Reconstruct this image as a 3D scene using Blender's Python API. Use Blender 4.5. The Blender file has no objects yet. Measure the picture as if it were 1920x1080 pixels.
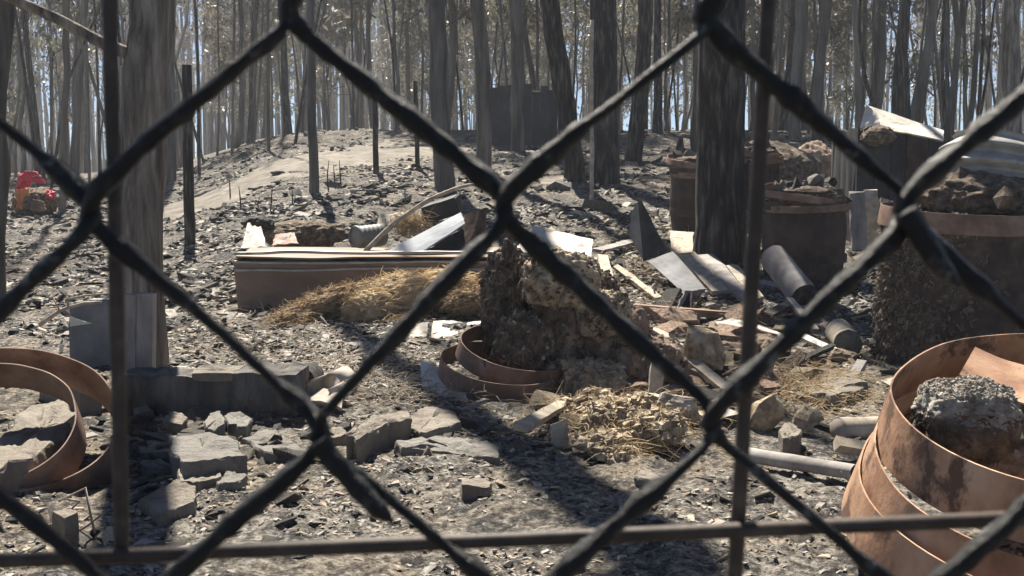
import bpy, bmesh, math, random
import numpy as np
from mathutils import Vector, Matrix, Quaternion

random.seed(7)
RNG = np.random.default_rng(11)
scene = bpy.context.scene
COL = scene.collection

# ------------------------------------------------------------------ camera
EYE = 0.9
PITCH = math.radians(5.45)
FPX = 2200.0                       # focal length in photo pixels (1920 wide)
cam_d = bpy.data.cameras.new('camera')
cam = bpy.data.objects.new('camera', cam_d)
COL.objects.link(cam)
cam.location = (0, 0, EYE)
cam.rotation_euler = (math.radians(90) - PITCH, 0, 0)
cam_d.sensor_width = 36.0
cam_d.lens = 36.0 * FPX / 1920.0
cam_d.clip_start = 0.02
cam_d.clip_end = 2000
cam_d.dof.use_dof = True
cam_d.dof.focus_distance = 5.5
cam_d.dof.aperture_fstop = 46.0
scene.camera = cam

# ------------------------------------------------------------------ world and sun
SUN_EL = math.radians(56)
SUN_AZ = math.radians(-14.5)       # from +Y, negative = to the left
S = Vector((math.sin(SUN_AZ) * math.cos(SUN_EL), math.cos(SUN_AZ) * math.cos(SUN_EL), math.sin(SUN_EL)))
world = bpy.data.worlds.new("World")
scene.world = world
world.use_nodes = True
wn = world.node_tree.nodes
wn.clear()
sky = wn.new('ShaderNodeTexSky')
sky.sky_type = 'NISHITA'
sky.sun_disc = False
sky.sun_elevation = SUN_EL
sky.sun_rotation = SUN_AZ
sky.air_density = 0.55
sky.dust_density = 0.0
sky.ozone_density = 3.0
bg = wn.new('ShaderNodeBackground')
bg.inputs['Strength'].default_value = 0.038
wo = wn.new('ShaderNodeOutputWorld')
world.node_tree.links.new(sky.outputs['Color'], bg.inputs['Color'])
world.node_tree.links.new(bg.outputs['Background'], wo.inputs['Surface'])
sun_d = bpy.data.lights.new('sun', 'SUN')
sun_d.energy = 5.0
sun_d.angle = math.radians(0.53)
sun_d.color = (1.0, 0.925, 0.80)
sun = bpy.data.objects.new('sun', sun_d)
COL.objects.link(sun)
sun.rotation_euler = (-S).to_track_quat('-Z', 'Y').to_euler()
scene.view_settings.view_transform = 'Standard'
scene.view_settings.look = 'None'
scene.view_settings.exposure = 1.45
scene.view_settings.gamma = 1
scene.view_settings.use_curve_mapping = False
scene.cycles.use_denoising = True
scene.cycles.max_bounces = 6
scene.cycles.volume_bounces = 1
scene.cycles.transparent_max_bounces = 8

# ------------------------------------------------------------------ noise (numpy)
def _h(i, j, k):
    with np.errstate(over='ignore'):
        n = (i.astype(np.int64) * 374761393 + j.astype(np.int64) * 668265263 + k.astype(np.int64) * 2147483647)
        n = (n ^ (n >> 13)) * 1274126177
        n = n ^ (n >> 16)
    return (n & 0xffffff) / float(0xffffff)

def vnoise(p):
    p = np.asarray(p, float)
    f = np.floor(p).astype(np.int64)
    t = p - f
    t = t * t * (3 - 2 * t)
    r = 0
    for a in (0, 1):
        wx = t[:, 0] if a else 1 - t[:, 0]
        for b in (0, 1):
            wy = t[:, 1] if b else 1 - t[:, 1]
            for c in (0, 1):
                wz = t[:, 2] if c else 1 - t[:, 2]
                r = r + wx * wy * wz * _h(f[:, 0] + a, f[:, 1] + b, f[:, 2] + c)
    return r * 2 - 1

def fbm(p, oct=4, gain=0.5):
    p = np.asarray(p, float)
    r = 0; a = 1.0; s = 0
    for o in range(oct):
        r = r + a * vnoise(p * (2.03 ** o) + 17.3 * o)
        s += a
        a *= gain
    return r / s

# ------------------------------------------------------------------ terrain
PY = [-20, 0, 6.5, 7.5, 9, 11, 14, 18, 24, 30, 45, 70, 140, 300]
PZ = [0, 0, 0.0, .05, .24, .46, .74, 1.15, 1.6, 2.0, 2.6, 3.0, 3.3, 3.6]

def sstep(a, b, x):
    t = np.clip((x - a) / (b - a), 0, 1)
    return t * t * (3 - 2 * t)

def ground(x, y):
    x = np.atleast_1d(np.asarray(x, float)); y = np.atleast_1d(np.asarray(y, float))
    z = np.interp(y, PY, PZ)
    u = x / np.maximum(y, 1.0)
    z = z * (0.36 + 0.64 * sstep(-0.34, -0.16, u))
    # low earth bank left of centre, above the dirt track
    along = (x + 2.6) * 0.35 + (y - 24.0) * 0.94
    z = z + 0.24 * np.exp(-(along / 0.8) ** 2) * sstep(-6.2, -4.6, x) * (1 - sstep(1.5, 5.0, x)) * (0.7 + 0.3 * sstep(-5, -2, x))
    z = z + 0.25 * sstep(9.2, 10.5, y) * (1 - sstep(12, 14, y)) * sstep(1.6, 2.6, x)
    P = np.stack([x, y, np.zeros_like(x)], 1)
    far = np.clip(y / 10, 0.6, 3)
    z = z + 0.035 * fbm(P * 1.3, 3) * far
    z = z + 0.034 * fbm(P * 5.0 + 5, 3) + 0.013 * fbm(P * 24.0, 3)
    return z

def gz(x, y):
    return float(ground(x, y)[0])

CP, SP = math.cos(PITCH), math.sin(PITCH)
def ray(px, py):
    a = (px - 960) / FPX; b = (540 - py) / FPX
    return Vector((a, CP + b * SP, -SP + b * CP))
def at(px, py, Y):
    r = ray(px, py)
    return Vector((0, 0, EYE)) + r * (Y / r.y)
def H(px, py, z):
    r = ray(px, py)
    return Vector((0, 0, EYE)) + r * ((z - EYE) / r.z)
def G(px, py):
    r = ray(px, py)
    ts = np.concatenate([np.linspace(1.2, 20, 900), np.linspace(20, 120, 800)]) / r.y
    X = r.x * ts; Yv = r.y * ts; Z = EYE + r.z * ts
    d = Z - ground(X, Yv)
    i = np.argmax(d < 0)
    if not (d < 0).any(): i = len(ts) - 1
    t = ts[i]
    return Vector((r.x * t, r.y * t, EYE + r.z * t))
def GH(px, py, h):
    """the point seen at a photo pixel that lies h above the ground"""
    r = ray(px, py)
    ts = np.linspace(1.2, 16, 1500) / r.y
    X = r.x * ts; Yv = r.y * ts; Z = EYE + r.z * ts
    d = Z - ground(X, Yv) - h
    t = ts[np.argmax(d < 0)] if (d < 0).any() else ts[-1]
    return Vector((r.x * t, r.y * t, EYE + r.z * t))
def m_per_px(Y): return Y / FPX

# ------------------------------------------------------------------ materials
def new_mat(name):
    m = bpy.data.materials.new(name); m.use_nodes = True
    nt = m.node_tree; nt.nodes.clear()
    out = nt.nodes.new('ShaderNodeOutputMaterial')
    b = nt.nodes.new('ShaderNodeBsdfPrincipled')
    nt.links.new(b.outputs[0], out.inputs['Surface'])
    return m, nt, b

def coords(nt, stretch=(1, 1, 1), vary=True):
    tc = nt.nodes.new('ShaderNodeTexCoord')
    mp = nt.nodes.new('ShaderNodeMapping'); mp.inputs['Scale'].default_value = stretch
    if vary:
        oi = nt.nodes.new('ShaderNodeObjectInfo')
        mu = nt.nodes.new('ShaderNodeMath'); mu.operation = 'MULTIPLY'; mu.inputs[1].default_value = 37.0
        ad = nt.nodes.new('ShaderNodeVectorMath'); ad.operation = 'ADD'
        nt.links.new(oi.outputs['Random'], mu.inputs[0])
        nt.links.new(tc.outputs['Object'], ad.inputs[0]); nt.links.new(mu.outputs[0], ad.inputs[1])
        nt.links.new(ad.outputs[0], mp.inputs['Vector'])
    else:
        nt.links.new(tc.outputs['Object'], mp.inputs['Vector'])
    return mp.outputs[0]

def noise(nt, vec, scale, detail=6, rough=0.6, dist=0.0):
    n = nt.nodes.new('ShaderNodeTexNoise')
    n.inputs['Scale'].default_value = scale; n.inputs['Detail'].default_value = detail
    n.inputs['Roughness'].default_value = rough; n.inputs['Distortion'].default_value = dist
    nt.links.new(vec, n.inputs['Vector'])
    return n.outputs['Fac']

def ramp(nt, fac, stops, interp='LINEAR'):
    r = nt.nodes.new('ShaderNodeValToRGB'); r.color_ramp.interpolation = interp
    e = r.color_ramp.elements
    while len(e) > 1: e.remove(e[0])
    e[0].position = stops[0][0]; e[0].color = (*stops[0][1], 1)
    for p, c in stops[1:]:
        x = e.new(p); x.color = (*c, 1)
    nt.links.new(fac, r.inputs['Fac'])
    return r.outputs['Color']

def mixc(nt, fac, a, b, mode='MIX'):
    m = nt.nodes.new('ShaderNodeMix'); m.data_type = 'RGBA'; m.blend_type = mode
    if isinstance(fac, float): m.inputs[0].default_value = fac
    else: nt.links.new(fac, m.inputs[0])
    for s, v in ((6, a), (7, b)):
        if isinstance(v, tuple): m.inputs[s].default_value = (*v, 1)
        else: nt.links.new(v, m.inputs[s])
    return m.outputs[2]

def bump(nt, b, fac, strength, dist=0.01):
    n = nt.nodes.new('ShaderNodeBump'); n.inputs['Strength'].default_value = strength
    n.inputs['Distance'].default_value = dist
    nt.links.new(fac, n.inputs['Height']); nt.links.new(n.outputs[0], b.inputs['Normal'])

def simple(name, stops, scale=8, stretch=(1, 1, 1), rough=0.85, bs=0.5, bscale=40, bdist=0.01, metal=0.0, spots=None, spec=0.3, vary=True):
    m, nt, b = new_mat(name)
    v = coords(nt, stretch, vary)
    c = ramp(nt, noise(nt, v, scale), stops)
    if spots:                                     # (scale, threshold, colour)
        sf = ramp(nt, noise(nt, v, spots[0], 8, 0.7), [(spots[1], (0, 0, 0)), (min(1, spots[1] + 0.06), (1, 1, 1))])
        c = mixc(nt, sf, c, spots[2])
    nt.links.new(c, b.inputs['Base Color'])
    b.inputs['Roughness'].default_value = rough
    b.inputs['Metallic'].default_value = metal
    b.inputs['Specular IOR Level'].default_value = spec
    if bs: bump(nt, b, noise(nt, v, bscale, 8, 0.65), bs, bdist)
    return m

def ground_mat():
    m, nt, b = new_mat('ash_ground')
    v = coords(nt, vary=False)
    fine = noise(nt, v, 42, 9, 0.72)
    mid = noise(nt, v, 7, 8, 0.65, 0.4)
    big = noise(nt, v, 0.75, 5, 0.55)
    ash = ramp(nt, fine, [(0.36, (.030, .027, .024)), (0.45, (.135, .122, .107)), (0.54, (.30, .277, .243)), (0.68, (.54, .51, .455))])
    warm = ramp(nt, fine, [(0.36, (.045, .036, .028)), (0.47, (.20, .163, .122)), (0.66, (.45, .385, .30))])
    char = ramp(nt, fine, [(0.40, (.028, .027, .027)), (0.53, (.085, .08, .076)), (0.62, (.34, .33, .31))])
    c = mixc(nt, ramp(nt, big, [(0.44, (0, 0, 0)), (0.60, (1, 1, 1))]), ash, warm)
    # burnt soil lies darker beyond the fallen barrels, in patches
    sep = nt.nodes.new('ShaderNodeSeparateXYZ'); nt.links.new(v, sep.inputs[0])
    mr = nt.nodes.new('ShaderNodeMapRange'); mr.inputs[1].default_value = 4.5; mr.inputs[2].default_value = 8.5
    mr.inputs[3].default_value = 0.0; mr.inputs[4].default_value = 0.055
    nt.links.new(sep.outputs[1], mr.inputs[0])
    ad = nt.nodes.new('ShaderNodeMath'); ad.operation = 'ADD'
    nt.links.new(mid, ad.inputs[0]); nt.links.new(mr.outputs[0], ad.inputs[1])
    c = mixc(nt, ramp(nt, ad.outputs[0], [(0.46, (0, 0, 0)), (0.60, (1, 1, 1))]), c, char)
    nt.links.new(c, b.inputs['Base Color'])
    b.inputs['Roughness'].default_value = 0.95
    b.inputs['Specular IOR Level'].default_value = 0.15
    h = nt.nodes.new('ShaderNodeMath'); h.operation = 'ADD'
    nt.links.new(fine, h.inputs[0]); nt.links.new(noise(nt, v, 130, 6, 0.7), h.inputs[1])
    bump(nt, b, h.outputs[0], 0.9, 0.02)
    return m

M = {}
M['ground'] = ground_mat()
M['track'] = simple('pale_track_dirt', [(0.3, (0.060, 0.051, 0.042)), (0.48, (0.140, 0.123, 0.100)), (0.7, (0.227, 0.202, 0.167))], 3, bs=.9, bscale=26, vary=False, spots=(5, .54, (.085, .075, .066)))
M['bark_grey'] = simple('grey_bark', [(0.3, (.035, .033, .031)), (0.5, (.10, .093, .086)), (0.7, (.20, .185, .165))], 9, (1, 1, .12), bs=.8, bscale=30, bdist=.02)
M['bark_smooth'] = simple('smooth_eucalyptus_bark', [(0.34, (0.098, 0.081, 0.068)), (0.5, (0.234, 0.202, 0.169)), (0.66, (0.416, 0.364, 0.305))], 20, (1, 1, .12), bs=1.0, bscale=34, bdist=.04, spots=(3.2, .57, (.055, .046, .040)))
M['bark_char'] = simple('charred_bark', [(0.38, (.012, .011, .011)), (0.52, (.040, .036, .034)), (0.64, (.13, .115, .10)), (0.78, (.24, .21, .18))], 24, (1, 1, .14), bs=1.0, bscale=40, bdist=.05)
M['bark_far'] = simple('far_trunk_bark', [(0.3, (0.048, 0.042, 0.036)), (0.5, (0.132, 0.116, 0.096)), (0.7, (0.288, 0.256, 0.216))], 3, (1, 1, .15), bs=0, bscale=20)
M['soil'] = simple('burnt_potting_soil', [(0.3, (0.043, 0.032, 0.025)), (0.5, (0.150, 0.114, 0.084)), (0.66, (0.288, 0.228, 0.168)), (0.78, (0.456, 0.384, 0.300))], 26, bs=1.0, bscale=70, bdist=.02)
M['soil_tan'] = simple('tan_root_soil', [(0.3, (0.144, 0.110, 0.076)), (0.5, (0.420, 0.336, 0.234)), (0.72, (0.696, 0.600, 0.456))], 22, bs=1.0, bscale=70, bdist=.02)
M['soil_ash'] = simple('ash_topped_soil', [(0.32, (.13, .11, .092)), (0.5, (.34, .305, .26)), (0.68, (.58, .54, .47))], 22, bs=1.0, bscale=80, bdist=.015)
M['soil_brown'] = simple('baked_brown_soil', [(0.3, (0.081, 0.053, 0.040)), (0.5, (0.201, 0.137, 0.101)), (0.68, (0.354, 0.266, 0.201))], 9, bs=.6, bscale=60, bdist=.01)
M['soil_deep'] = simple('dark_scorched_drum', [(0.3, (.026, .019, .016)), (0.52, (.075, .053, .043)), (0.72, (.15, .115, .092))], 9, bs=.8, bscale=50, bdist=.012)
M['coir'] = simple('golden_coir', [(0.3, (.50, .39, .25)), (0.5, (.74, .61, .42)), (0.72, (.84, .75, .58))], 18, bs=.8, bscale=90, bdist=.01, rough=.9)
M['coir_dark'] = simple('scorched_coir', [(0.35, (.24, .17, .11)), (0.55, (.54, .42, .28)), (0.75, (.74, .62, .45))], 20, bs=.8, bscale=90, bdist=.01, rough=.9)
M['rust'] = simple('bright_rusted_steel', [(0.30, (.17, .085, .048)), (0.43, (.30, .165, .10)), (0.56, (.46, .28, .18)), (0.74, (.58, .40, .285))], 5.5, (1, 1, .7), rough=.7, bs=.45, bscale=45, bdist=.006, spots=(4.2, .535, (.115, .066, .045)), spec=.35)
M['rust_dark'] = simple('dark_rusted_steel', [(0.3, (0.027, 0.015, 0.012)), (0.5, (0.057, 0.036, 0.028)), (0.72, (0.108, 0.073, 0.057))], 8, rough=.7, bs=.3, bscale=60, bdist=.004, spots=(11, .62, (.028, .02, .018)))
M['rust_mid'] = simple('brown_rusted_steel', [(0.3, (.11, .065, .045)), (0.5, (.21, .135, .10)), (0.72, (.33, .235, .18))], 8, rough=.68, bs=.25, bscale=60, bdist=.004, spots=(13, .63, (.07, .045, .035)))
M['tray'] = simple('fire_browned_tray_steel', [(0.3, (.13, .088, .066)), (0.5, (.20, .142, .108)), (0.72, (.28, .21, .165))], 4, (.4, 1, 1), rough=.6, bs=.15, bscale=50, bdist=.003, spots=(6, .63, (.085, .055, .042)))
M['stone'] = simple('pale_stone', [(0.3, (0.116, 0.108, 0.097)), (0.5, (0.178, 0.168, 0.152)), (0.7, (0.230, 0.220, 0.199))], 6, bs=1.0, bscale=34, bdist=.022, spots=(11, .58, (.14, .13, .12)))
M['stone_warm'] = simple('warm_stone', [(0.3, (0.135, 0.112, 0.092)), (0.5, (0.209, 0.182, 0.151)), (0.7, (0.272, 0.245, 0.209))], 6, bs=1.0, bscale=34, bdist=.022, spots=(11, .58, (.16, .13, .11)))
M['stone_dark'] = simple('sooty_stone', [(0.3, (.07, .066, .062)), (0.5, (.15, .14, .13)), (0.7, (.26, .245, .225))], 7, bs=1.0, bscale=34, bdist=.022)
M['wood_pale'] = simple('bleached_wood', [(0.3, (0.221, 0.183, 0.140)), (0.5, (0.374, 0.323, 0.255)), (0.7, (0.510, 0.459, 0.383))], 14, (1, 1, 1), bs=.4, bscale=60, bdist=.005, spots=(7, .62, (.15, .12, .09)))
M['wood_grey'] = simple('weathered_grey_wood', [(0.3, (.17, .155, .145)), (0.5, (.27, .25, .235)), (0.7, (.37, .35, .33))], 10, (1, 1, .35), bs=.4, bscale=50, bdist=.005, spots=(4, .63, (.14, .11, .10)))
M['wood_char'] = simple('charred_wood', [(0.35, (.014, .014, .014)), (0.55, (.045, .042, .040)), (0.75, (.15, .14, .13))], 20, bs=1.0, bscale=60, bdist=.012)
M['sheet_white'] = simple('ash_white_sheet', [(0.3, (.42, .385, .33)), (0.5, (.62, .58, .51)), (0.7, (.72, .69, .62))], 5, bs=.5, bscale=40, bdist=.008, spots=(6, .57, (.25, .21, .17)))
M['sheet_grey'] = simple('dull_grey_sheet_metal', [(0.3, (.11, .112, .118)), (0.5, (.185, .187, .193)), (0.7, (.26, .26, .262))], 5, rough=.85, bs=.2, bscale=30, bdist=.003, metal=.0, spots=(6, .62, (.16, .14, .13)))
M['sheet_blue'] = simple('bluish_enamel_sheet', [(0.3, (.20, .215, .24)), (0.55, (.33, .35, .385)), (0.75, (.42, .44, .47))], 5, rough=.85, bs=.2, bscale=30, bdist=.003, spots=(6, .62, (.16, .15, .15)))
M['sheet_dark'] = simple('sooty_black_sheet', [(0.35, (.015, .015, .017)), (0.6, (.045, .045, .048)), (0.78, (.10, .10, .10))], 7, rough=.55, bs=.2, bscale=40, bdist=.003)
M['shed'] = simple('smoke_blackened_wall', [(0.35, (.030, .031, .034)), (0.6, (.055, .056, .060)), (0.78, (.09, .09, .092))], 3, bs=.3, bscale=20)
M['galv'] = simple('ashy_galvanised_iron', [(0.3, (.22, .21, .20)), (0.55, (.36, .35, .33)), (0.75, (.50, .48, .45))], 6, rough=.5, bs=.1, bscale=40, metal=.2, spots=(5, .62, (.18, .14, .12)))
M['pot'] = simple('fired_pale_clay', [(0.3, (0.272, 0.232, 0.188)), (0.5, (0.400, 0.352, 0.296)), (0.7, (0.496, 0.456, 0.400))], 6, bs=.25, bscale=50, bdist=.004, spots=(8, .66, (.2, .17, .14)))
M['plastic_grey'] = simple('dull_grey_plastic', [(0.3, (.13, .14, .13)), (0.7, (.22, .23, .215))], 6, rough=.55, bs=.1)
M['red'] = simple('bright_red_cover', [(0.3, (.42, .03, .05)), (0.6, (.62, .05, .08)), (0.8, (.72, .16, .18))], 9, rough=.6, bs=.2, bscale=20)
M['orange'] = simple('faded_orange_cover', [(0.3, (.45, .16, .05)), (0.6, (.62, .26, .10)), (0.8, (.70, .40, .20))], 9, rough=.6, bs=.2, bscale=20)
M['wire'] = simple('black_crusted_wire', [(0.3, (.004, .004, .0045)), (0.55, (.010, .010, .011)), (0.62, (.030, .029, .028)), (0.70, (.16, .165, .175))], 260, rough=.42, bs=1.0, bscale=600, bdist=.001, spec=.4)  # palest stop: bare metal patches, with glints put into the colour
M['rod'] = simple('dull_brown_steel_rod', [(0.3, (.030, .019, .013)), (0.55, (.065, .043, .031)), (0.75, (.12, .085, .065))], 160, rough=.55, bs=.4, bscale=500, bdist=.0004, spec=.5)
M['twig'] = simple('pale_dry_twig', [(0.3, (.22, .18, .14)), (0.6, (.42, .36, .29)), (0.8, (.58, .52, .44))], 20, bs=.2)
M['straw'] = simple('dry_straw', [(0.3, (.34, .26, .16)), (0.6, (.60, .49, .33)), (0.8, (.74, .65, .50))], 30, bs=0)
M['chip_pale'] = simple('ash_grey_chips', [(0.3, (0.151, 0.137, 0.121)), (0.5, (0.289, 0.267, 0.235)), (0.7, (0.447, 0.426, 0.383))], 25, bs=.3, vary=False)
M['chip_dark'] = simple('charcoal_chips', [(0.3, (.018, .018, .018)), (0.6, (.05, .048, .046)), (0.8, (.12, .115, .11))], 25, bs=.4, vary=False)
M['chip_warm'] = simple('brown_chips', [(0.3, (.13, .10, .075)), (0.5, (.28, .225, .17)), (0.7, (.44, .37, .29))], 25, bs=.3, vary=False)

def leaf_mat(name, c0, c1, c2):
    m, nt, b = new_mat(name)
    v = coords(nt)
    c = ramp(nt, noise(nt, v, 1.7, 3), [(0.3, c0), (0.5, c1), (0.72, c2)])
    nt.links.new(c, b.inputs['Base Color'])
    b.inputs['Roughness'].default_value = 0.42
    b.inputs['Specular IOR Level'].default_value = 0.45
    tr = nt.nodes.new('ShaderNodeBsdfTranslucent')
    nt.links.new(c, tr.inputs['Color'])
    mx = nt.nodes.new('ShaderNodeMixShader'); mx.inputs[0].default_value = 0.38
    nt.links.new(b.outputs[0], mx.inputs[1]); nt.links.new(tr.outputs[0], mx.inputs[2])
    out = [n for n in nt.nodes if n.type == 'OUTPUT_MATERIAL'][0]
    nt.links.new(mx.outputs[0], out.inputs['Surface'])
    return m
def translucent(key, f):
    nt = M[key].node_tree
    b = [n for n in nt.nodes if n.type == 'BSDF_PRINCIPLED'][0]; out = [n for n in nt.nodes if n.type == 'OUTPUT_MATERIAL'][0]
    tr = nt.nodes.new('ShaderNodeBsdfTranslucent'); mx = nt.nodes.new('ShaderNodeMixShader'); mx.inputs[0].default_value = f
    nt.links.new(b.inputs['Base Color'].links[0].from_socket, tr.inputs['Color'])
    nt.links.new(b.outputs[0], mx.inputs[1]); nt.links.new(tr.outputs[0], mx.inputs[2]); nt.links.new(mx.outputs[0], out.inputs['Surface'])
for key, f in (('coir', .5), ('coir_dark', .4), ('straw', .4)): translucent(key, f)
M['leaf'] = leaf_mat('dusty_olive_leaf', (.095, .095, .068), (.175, .172, .128), (.30, .29, .23))
M['leaf_dry'] = leaf_mat('scorched_leaf', (.10, .085, .063), (.19, .168, .13), (.32, .29, .235))

# ------------------------------------------------------------------ object helpers
def tag(o, label=None, cat=None, group=None, kind=None):
    if label: o['label'] = label
    if cat: o['category'] = cat
    if group: o['group'] = group
    if kind: o['kind'] = kind
    return o

def thing(name, label, cat, loc=(0, 0, 0), group=None):
    o = bpy.data.objects.new(name, None); COL.objects.link(o)
    o.location = loc; o.empty_display_size = 0.1
    return tag(o, label, cat, group)

def link(name, me, parent=None, origin=True):
    o = bpy.data.objects.new(name, me); COL.objects.link(o)
    if parent is not None:
        o.parent = parent
        p = parent; mw = Matrix.Translation(p.location)
        while p.parent: p = p.parent; mw = Matrix.Translation(p.location)
        o.matrix_parent_inverse = Matrix.Translation(-Vector(parent.location)) if parent.parent is None else Matrix.Identity(4)
    return o

def mesh_np(name, V, F, mat, smooth=True, mi=None):
    """V Nx3, F list of index arrays (each kxn, n = 3 or 4)"""
    V = np.asarray(V, np.float32)
    if not isinstance(F, list): F = [F]
    F = [np.asarray(f, np.int32) for f in F if len(f)]
    me = bpy.data.meshes.new(name)
    me.vertices.add(len(V)); me.vertices.foreach_set('co', V.ravel())
    loops = np.concatenate([f.ravel() for f in F])
    tot = np.concatenate([np.full(len(f), f.shape[1], np.int32) for f in F])
    me.loops.add(len(loops)); me.loops.foreach_set('vertex_index', loops)
    me.polygons.add(len(tot))
    me.polygons.foreach_set('loop_start', np.concatenate([[0], np.cumsum(tot)[:-1]]).astype(np.int32))
    me.polygons.foreach_set('loop_total', tot)
    me.polygons.foreach_set('use_smooth', np.full(len(tot), smooth))
    for m in (mat if isinstance(mat, (list, tuple)) else [mat]):
        me.materials.append(m)
    if mi is not None: me.polygons.foreach_set('material_index', np.asarray(mi, np.int32))
    me.update(calc_edges=True); me.validate()
    return me

def put(name, V, F, mat, parent=None, smooth=True, mi=None, label=None, cat=None, group=None, kind=None):
    """link a mesh; a top-level one gets its origin at its base centre"""
    V = np.asarray(V, float)
    if parent is None and kind != 'structure':
        c = np.array([(V[:, 0].min() + V[:, 0].max()) / 2, (V[:, 1].min() + V[:, 1].max()) / 2, V[:, 2].min()])
        o = link(name, mesh_np(name, V - c, F, mat, smooth, mi)); o.location = c
    else:
        o = link(name, mesh_np(name, V, F, mat, smooth, mi), parent)
    return tag(o, label, cat, group, kind)

def join(parts):
    """parts: list of (V, [F...]) -> one (V, F)"""
    Vs, Fs, off = [], {3: [], 4: []}, 0
    for V, F in parts:
        V = np.asarray(V, float)
        if not isinstance(F, list): F = [F]
        for f in F:
            f = np.asarray(f)
            if len(f): Fs[f.shape[1]].append(f + off)
        Vs.append(V); off += len(V)
    return np.concatenate(Vs), [np.concatenate(Fs[k]) for k in (3, 4) if Fs[k]]

def frames(P):
    P = np.asarray(P, float)
    T = np.gradient(P, axis=0); T /= np.linalg.norm(T, axis=1)[:, None] + 1e-12
    ref = np.array([0, 1, 0]) if abs(T[0][1]) < 0.9 else np.array([1, 0, 0])
    A = np.zeros_like(P); B = np.zeros_like(P)
    a = ref - T[0] * ref.dot(T[0]); a /= np.linalg.norm(a)
    for i in range(len(P)):
        a = a - T[i] * a.dot(T[i]); a /= np.linalg.norm(a) + 1e-12
        A[i] = a; B[i] = np.cross(T[i], a)
    return A, B

def tube(P, R, n=8, rough=0.0, freq=8.0, stretch=0.2, cap=True, seed=0):
    P = np.asarray(P, float); R = np.broadcast_to(np.asarray(R, float), (len(P),))
    A, B = frames(P)
    th = np.linspace(0, 2 * math.pi, n, endpoint=False)
    rr = np.repeat(R[:, None], n, 1)
    if rough:
        L = np.concatenate([[0], np.cumsum(np.linalg.norm(np.diff(P, axis=0), axis=1))])
        q = np.stack([np.cos(th)[None, :] * np.ones((len(P), 1)) * freq * 0.25, np.sin(th)[None, :] * np.ones((len(P), 1)) * freq * 0.25,
                      L[:, None] * np.ones((1, n)) * freq * stretch], 2).reshape(-1, 3)
        rr = rr * (1 + rough * fbm(q + seed * 7.1, 4, 0.6).reshape(len(P), n))
    V = P[:, None, :] + rr[:, :, None] * (np.cos(th)[None, :, None] * A[:, None, :] + np.sin(th)[None, :, None] * B[:, None, :])
    V = V.reshape(-1, 3)
    i = np.arange(len(P) - 1)[:, None] * n; j = np.arange(n)[None, :]; k = (j + 1) % n
    Q = np.stack([i + j, i + k, i + n + k, i + n + j], 2).reshape(-1, 4)
    Fs = [Q]
    if cap:
        V = np.concatenate([V, P[:1], P[-1:]])
        a, b = len(V) - 2, len(V) - 1
        t0 = np.stack([np.full(n, a), (np.arange(n) + 1) % n, np.arange(n)], 1)
        o = (len(P) - 1) * n
        t1 = np.stack([np.full(n, b), o + np.arange(n), o + (np.arange(n) + 1) % n], 1)
        Fs.append(np.concatenate([t0, t1]))
    return V, Fs

_ico = {}
def ico(sub):
    if sub not in _ico:
        bm = bmesh.new(); bmesh.ops.create_icosphere(bm, subdivisions=sub, radius=1)
        V = np.array([v.co[:] for v in bm.verts]); F = np.array([[v.index for v in f.verts] for f in bm.faces]); bm.free()
        _ico[sub] = (V, F)
    return _ico[sub]

def rotm(rx, ry, rz):
    return np.array((Matrix.Rotation(rz, 3, 'Z') @ Matrix.Rotation(ry, 3, 'Y') @ Matrix.Rotation(rx, 3, 'X')))

def blob(c, rad, amp=0.3, freq=2.0, seed=0, sub=5, rot=(0, 0, 0), square=0.0, stretch=(1, 1, 1)):
    V, F = ico(sub); V = V.copy()
    if square:
        m = np.abs(V).max(1)[:, None]; V = V * (1 - square) + (V / m) * square * 0.85
    n = fbm(V * freq * np.array(stretch) + seed * 3.7, 5, 0.58)
    n2 = 1 - np.abs(fbm(V * freq * 3.1 * np.array(stretch) + seed * 5.1 + 9, 4, 0.6)) * 2
    V = V * (1 + amp * n + amp * 0.35 * n2)[:, None]
    V = (V * np.array(rad)) @ rotm(*rot).T + np.array(c)
    return V, [F]

def hull(pts):
    bm = bmesh.new()
    vs = [bm.verts.new(p) for p in pts]
    r = bmesh.ops.convex_hull(bm, input=vs)
    bad = [e for e in r['geom_interior'] + r['geom_unused'] if isinstance(e, bmesh.types.BMVert)]
    bmesh.ops.delete(bm, geom=list(set(bad)), context='VERTS')
    bmesh.ops.triangulate(bm, faces=bm.faces[:])
    bm.verts.index_update()
    V = np.array([v.co[:] for v in bm.verts]); F = np.array([[v.index for v in f.verts] for f in bm.faces]); bm.free()
    return V, [F]

def rock(n=13, flat=1.0, rnd=random):
    pts = []
    for _ in range(n):
        v = Vector((rnd.uniform(-1, 1), rnd.uniform(-1, 1), rnd.uniform(-1, 1)))
        m = max(abs(v.x), abs(v.y), abs(v.z)); v = v / m * rnd.uniform(.75, 1)
        pts.append((v.x, v.y, v.z * flat))
    return hull(pts)

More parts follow.
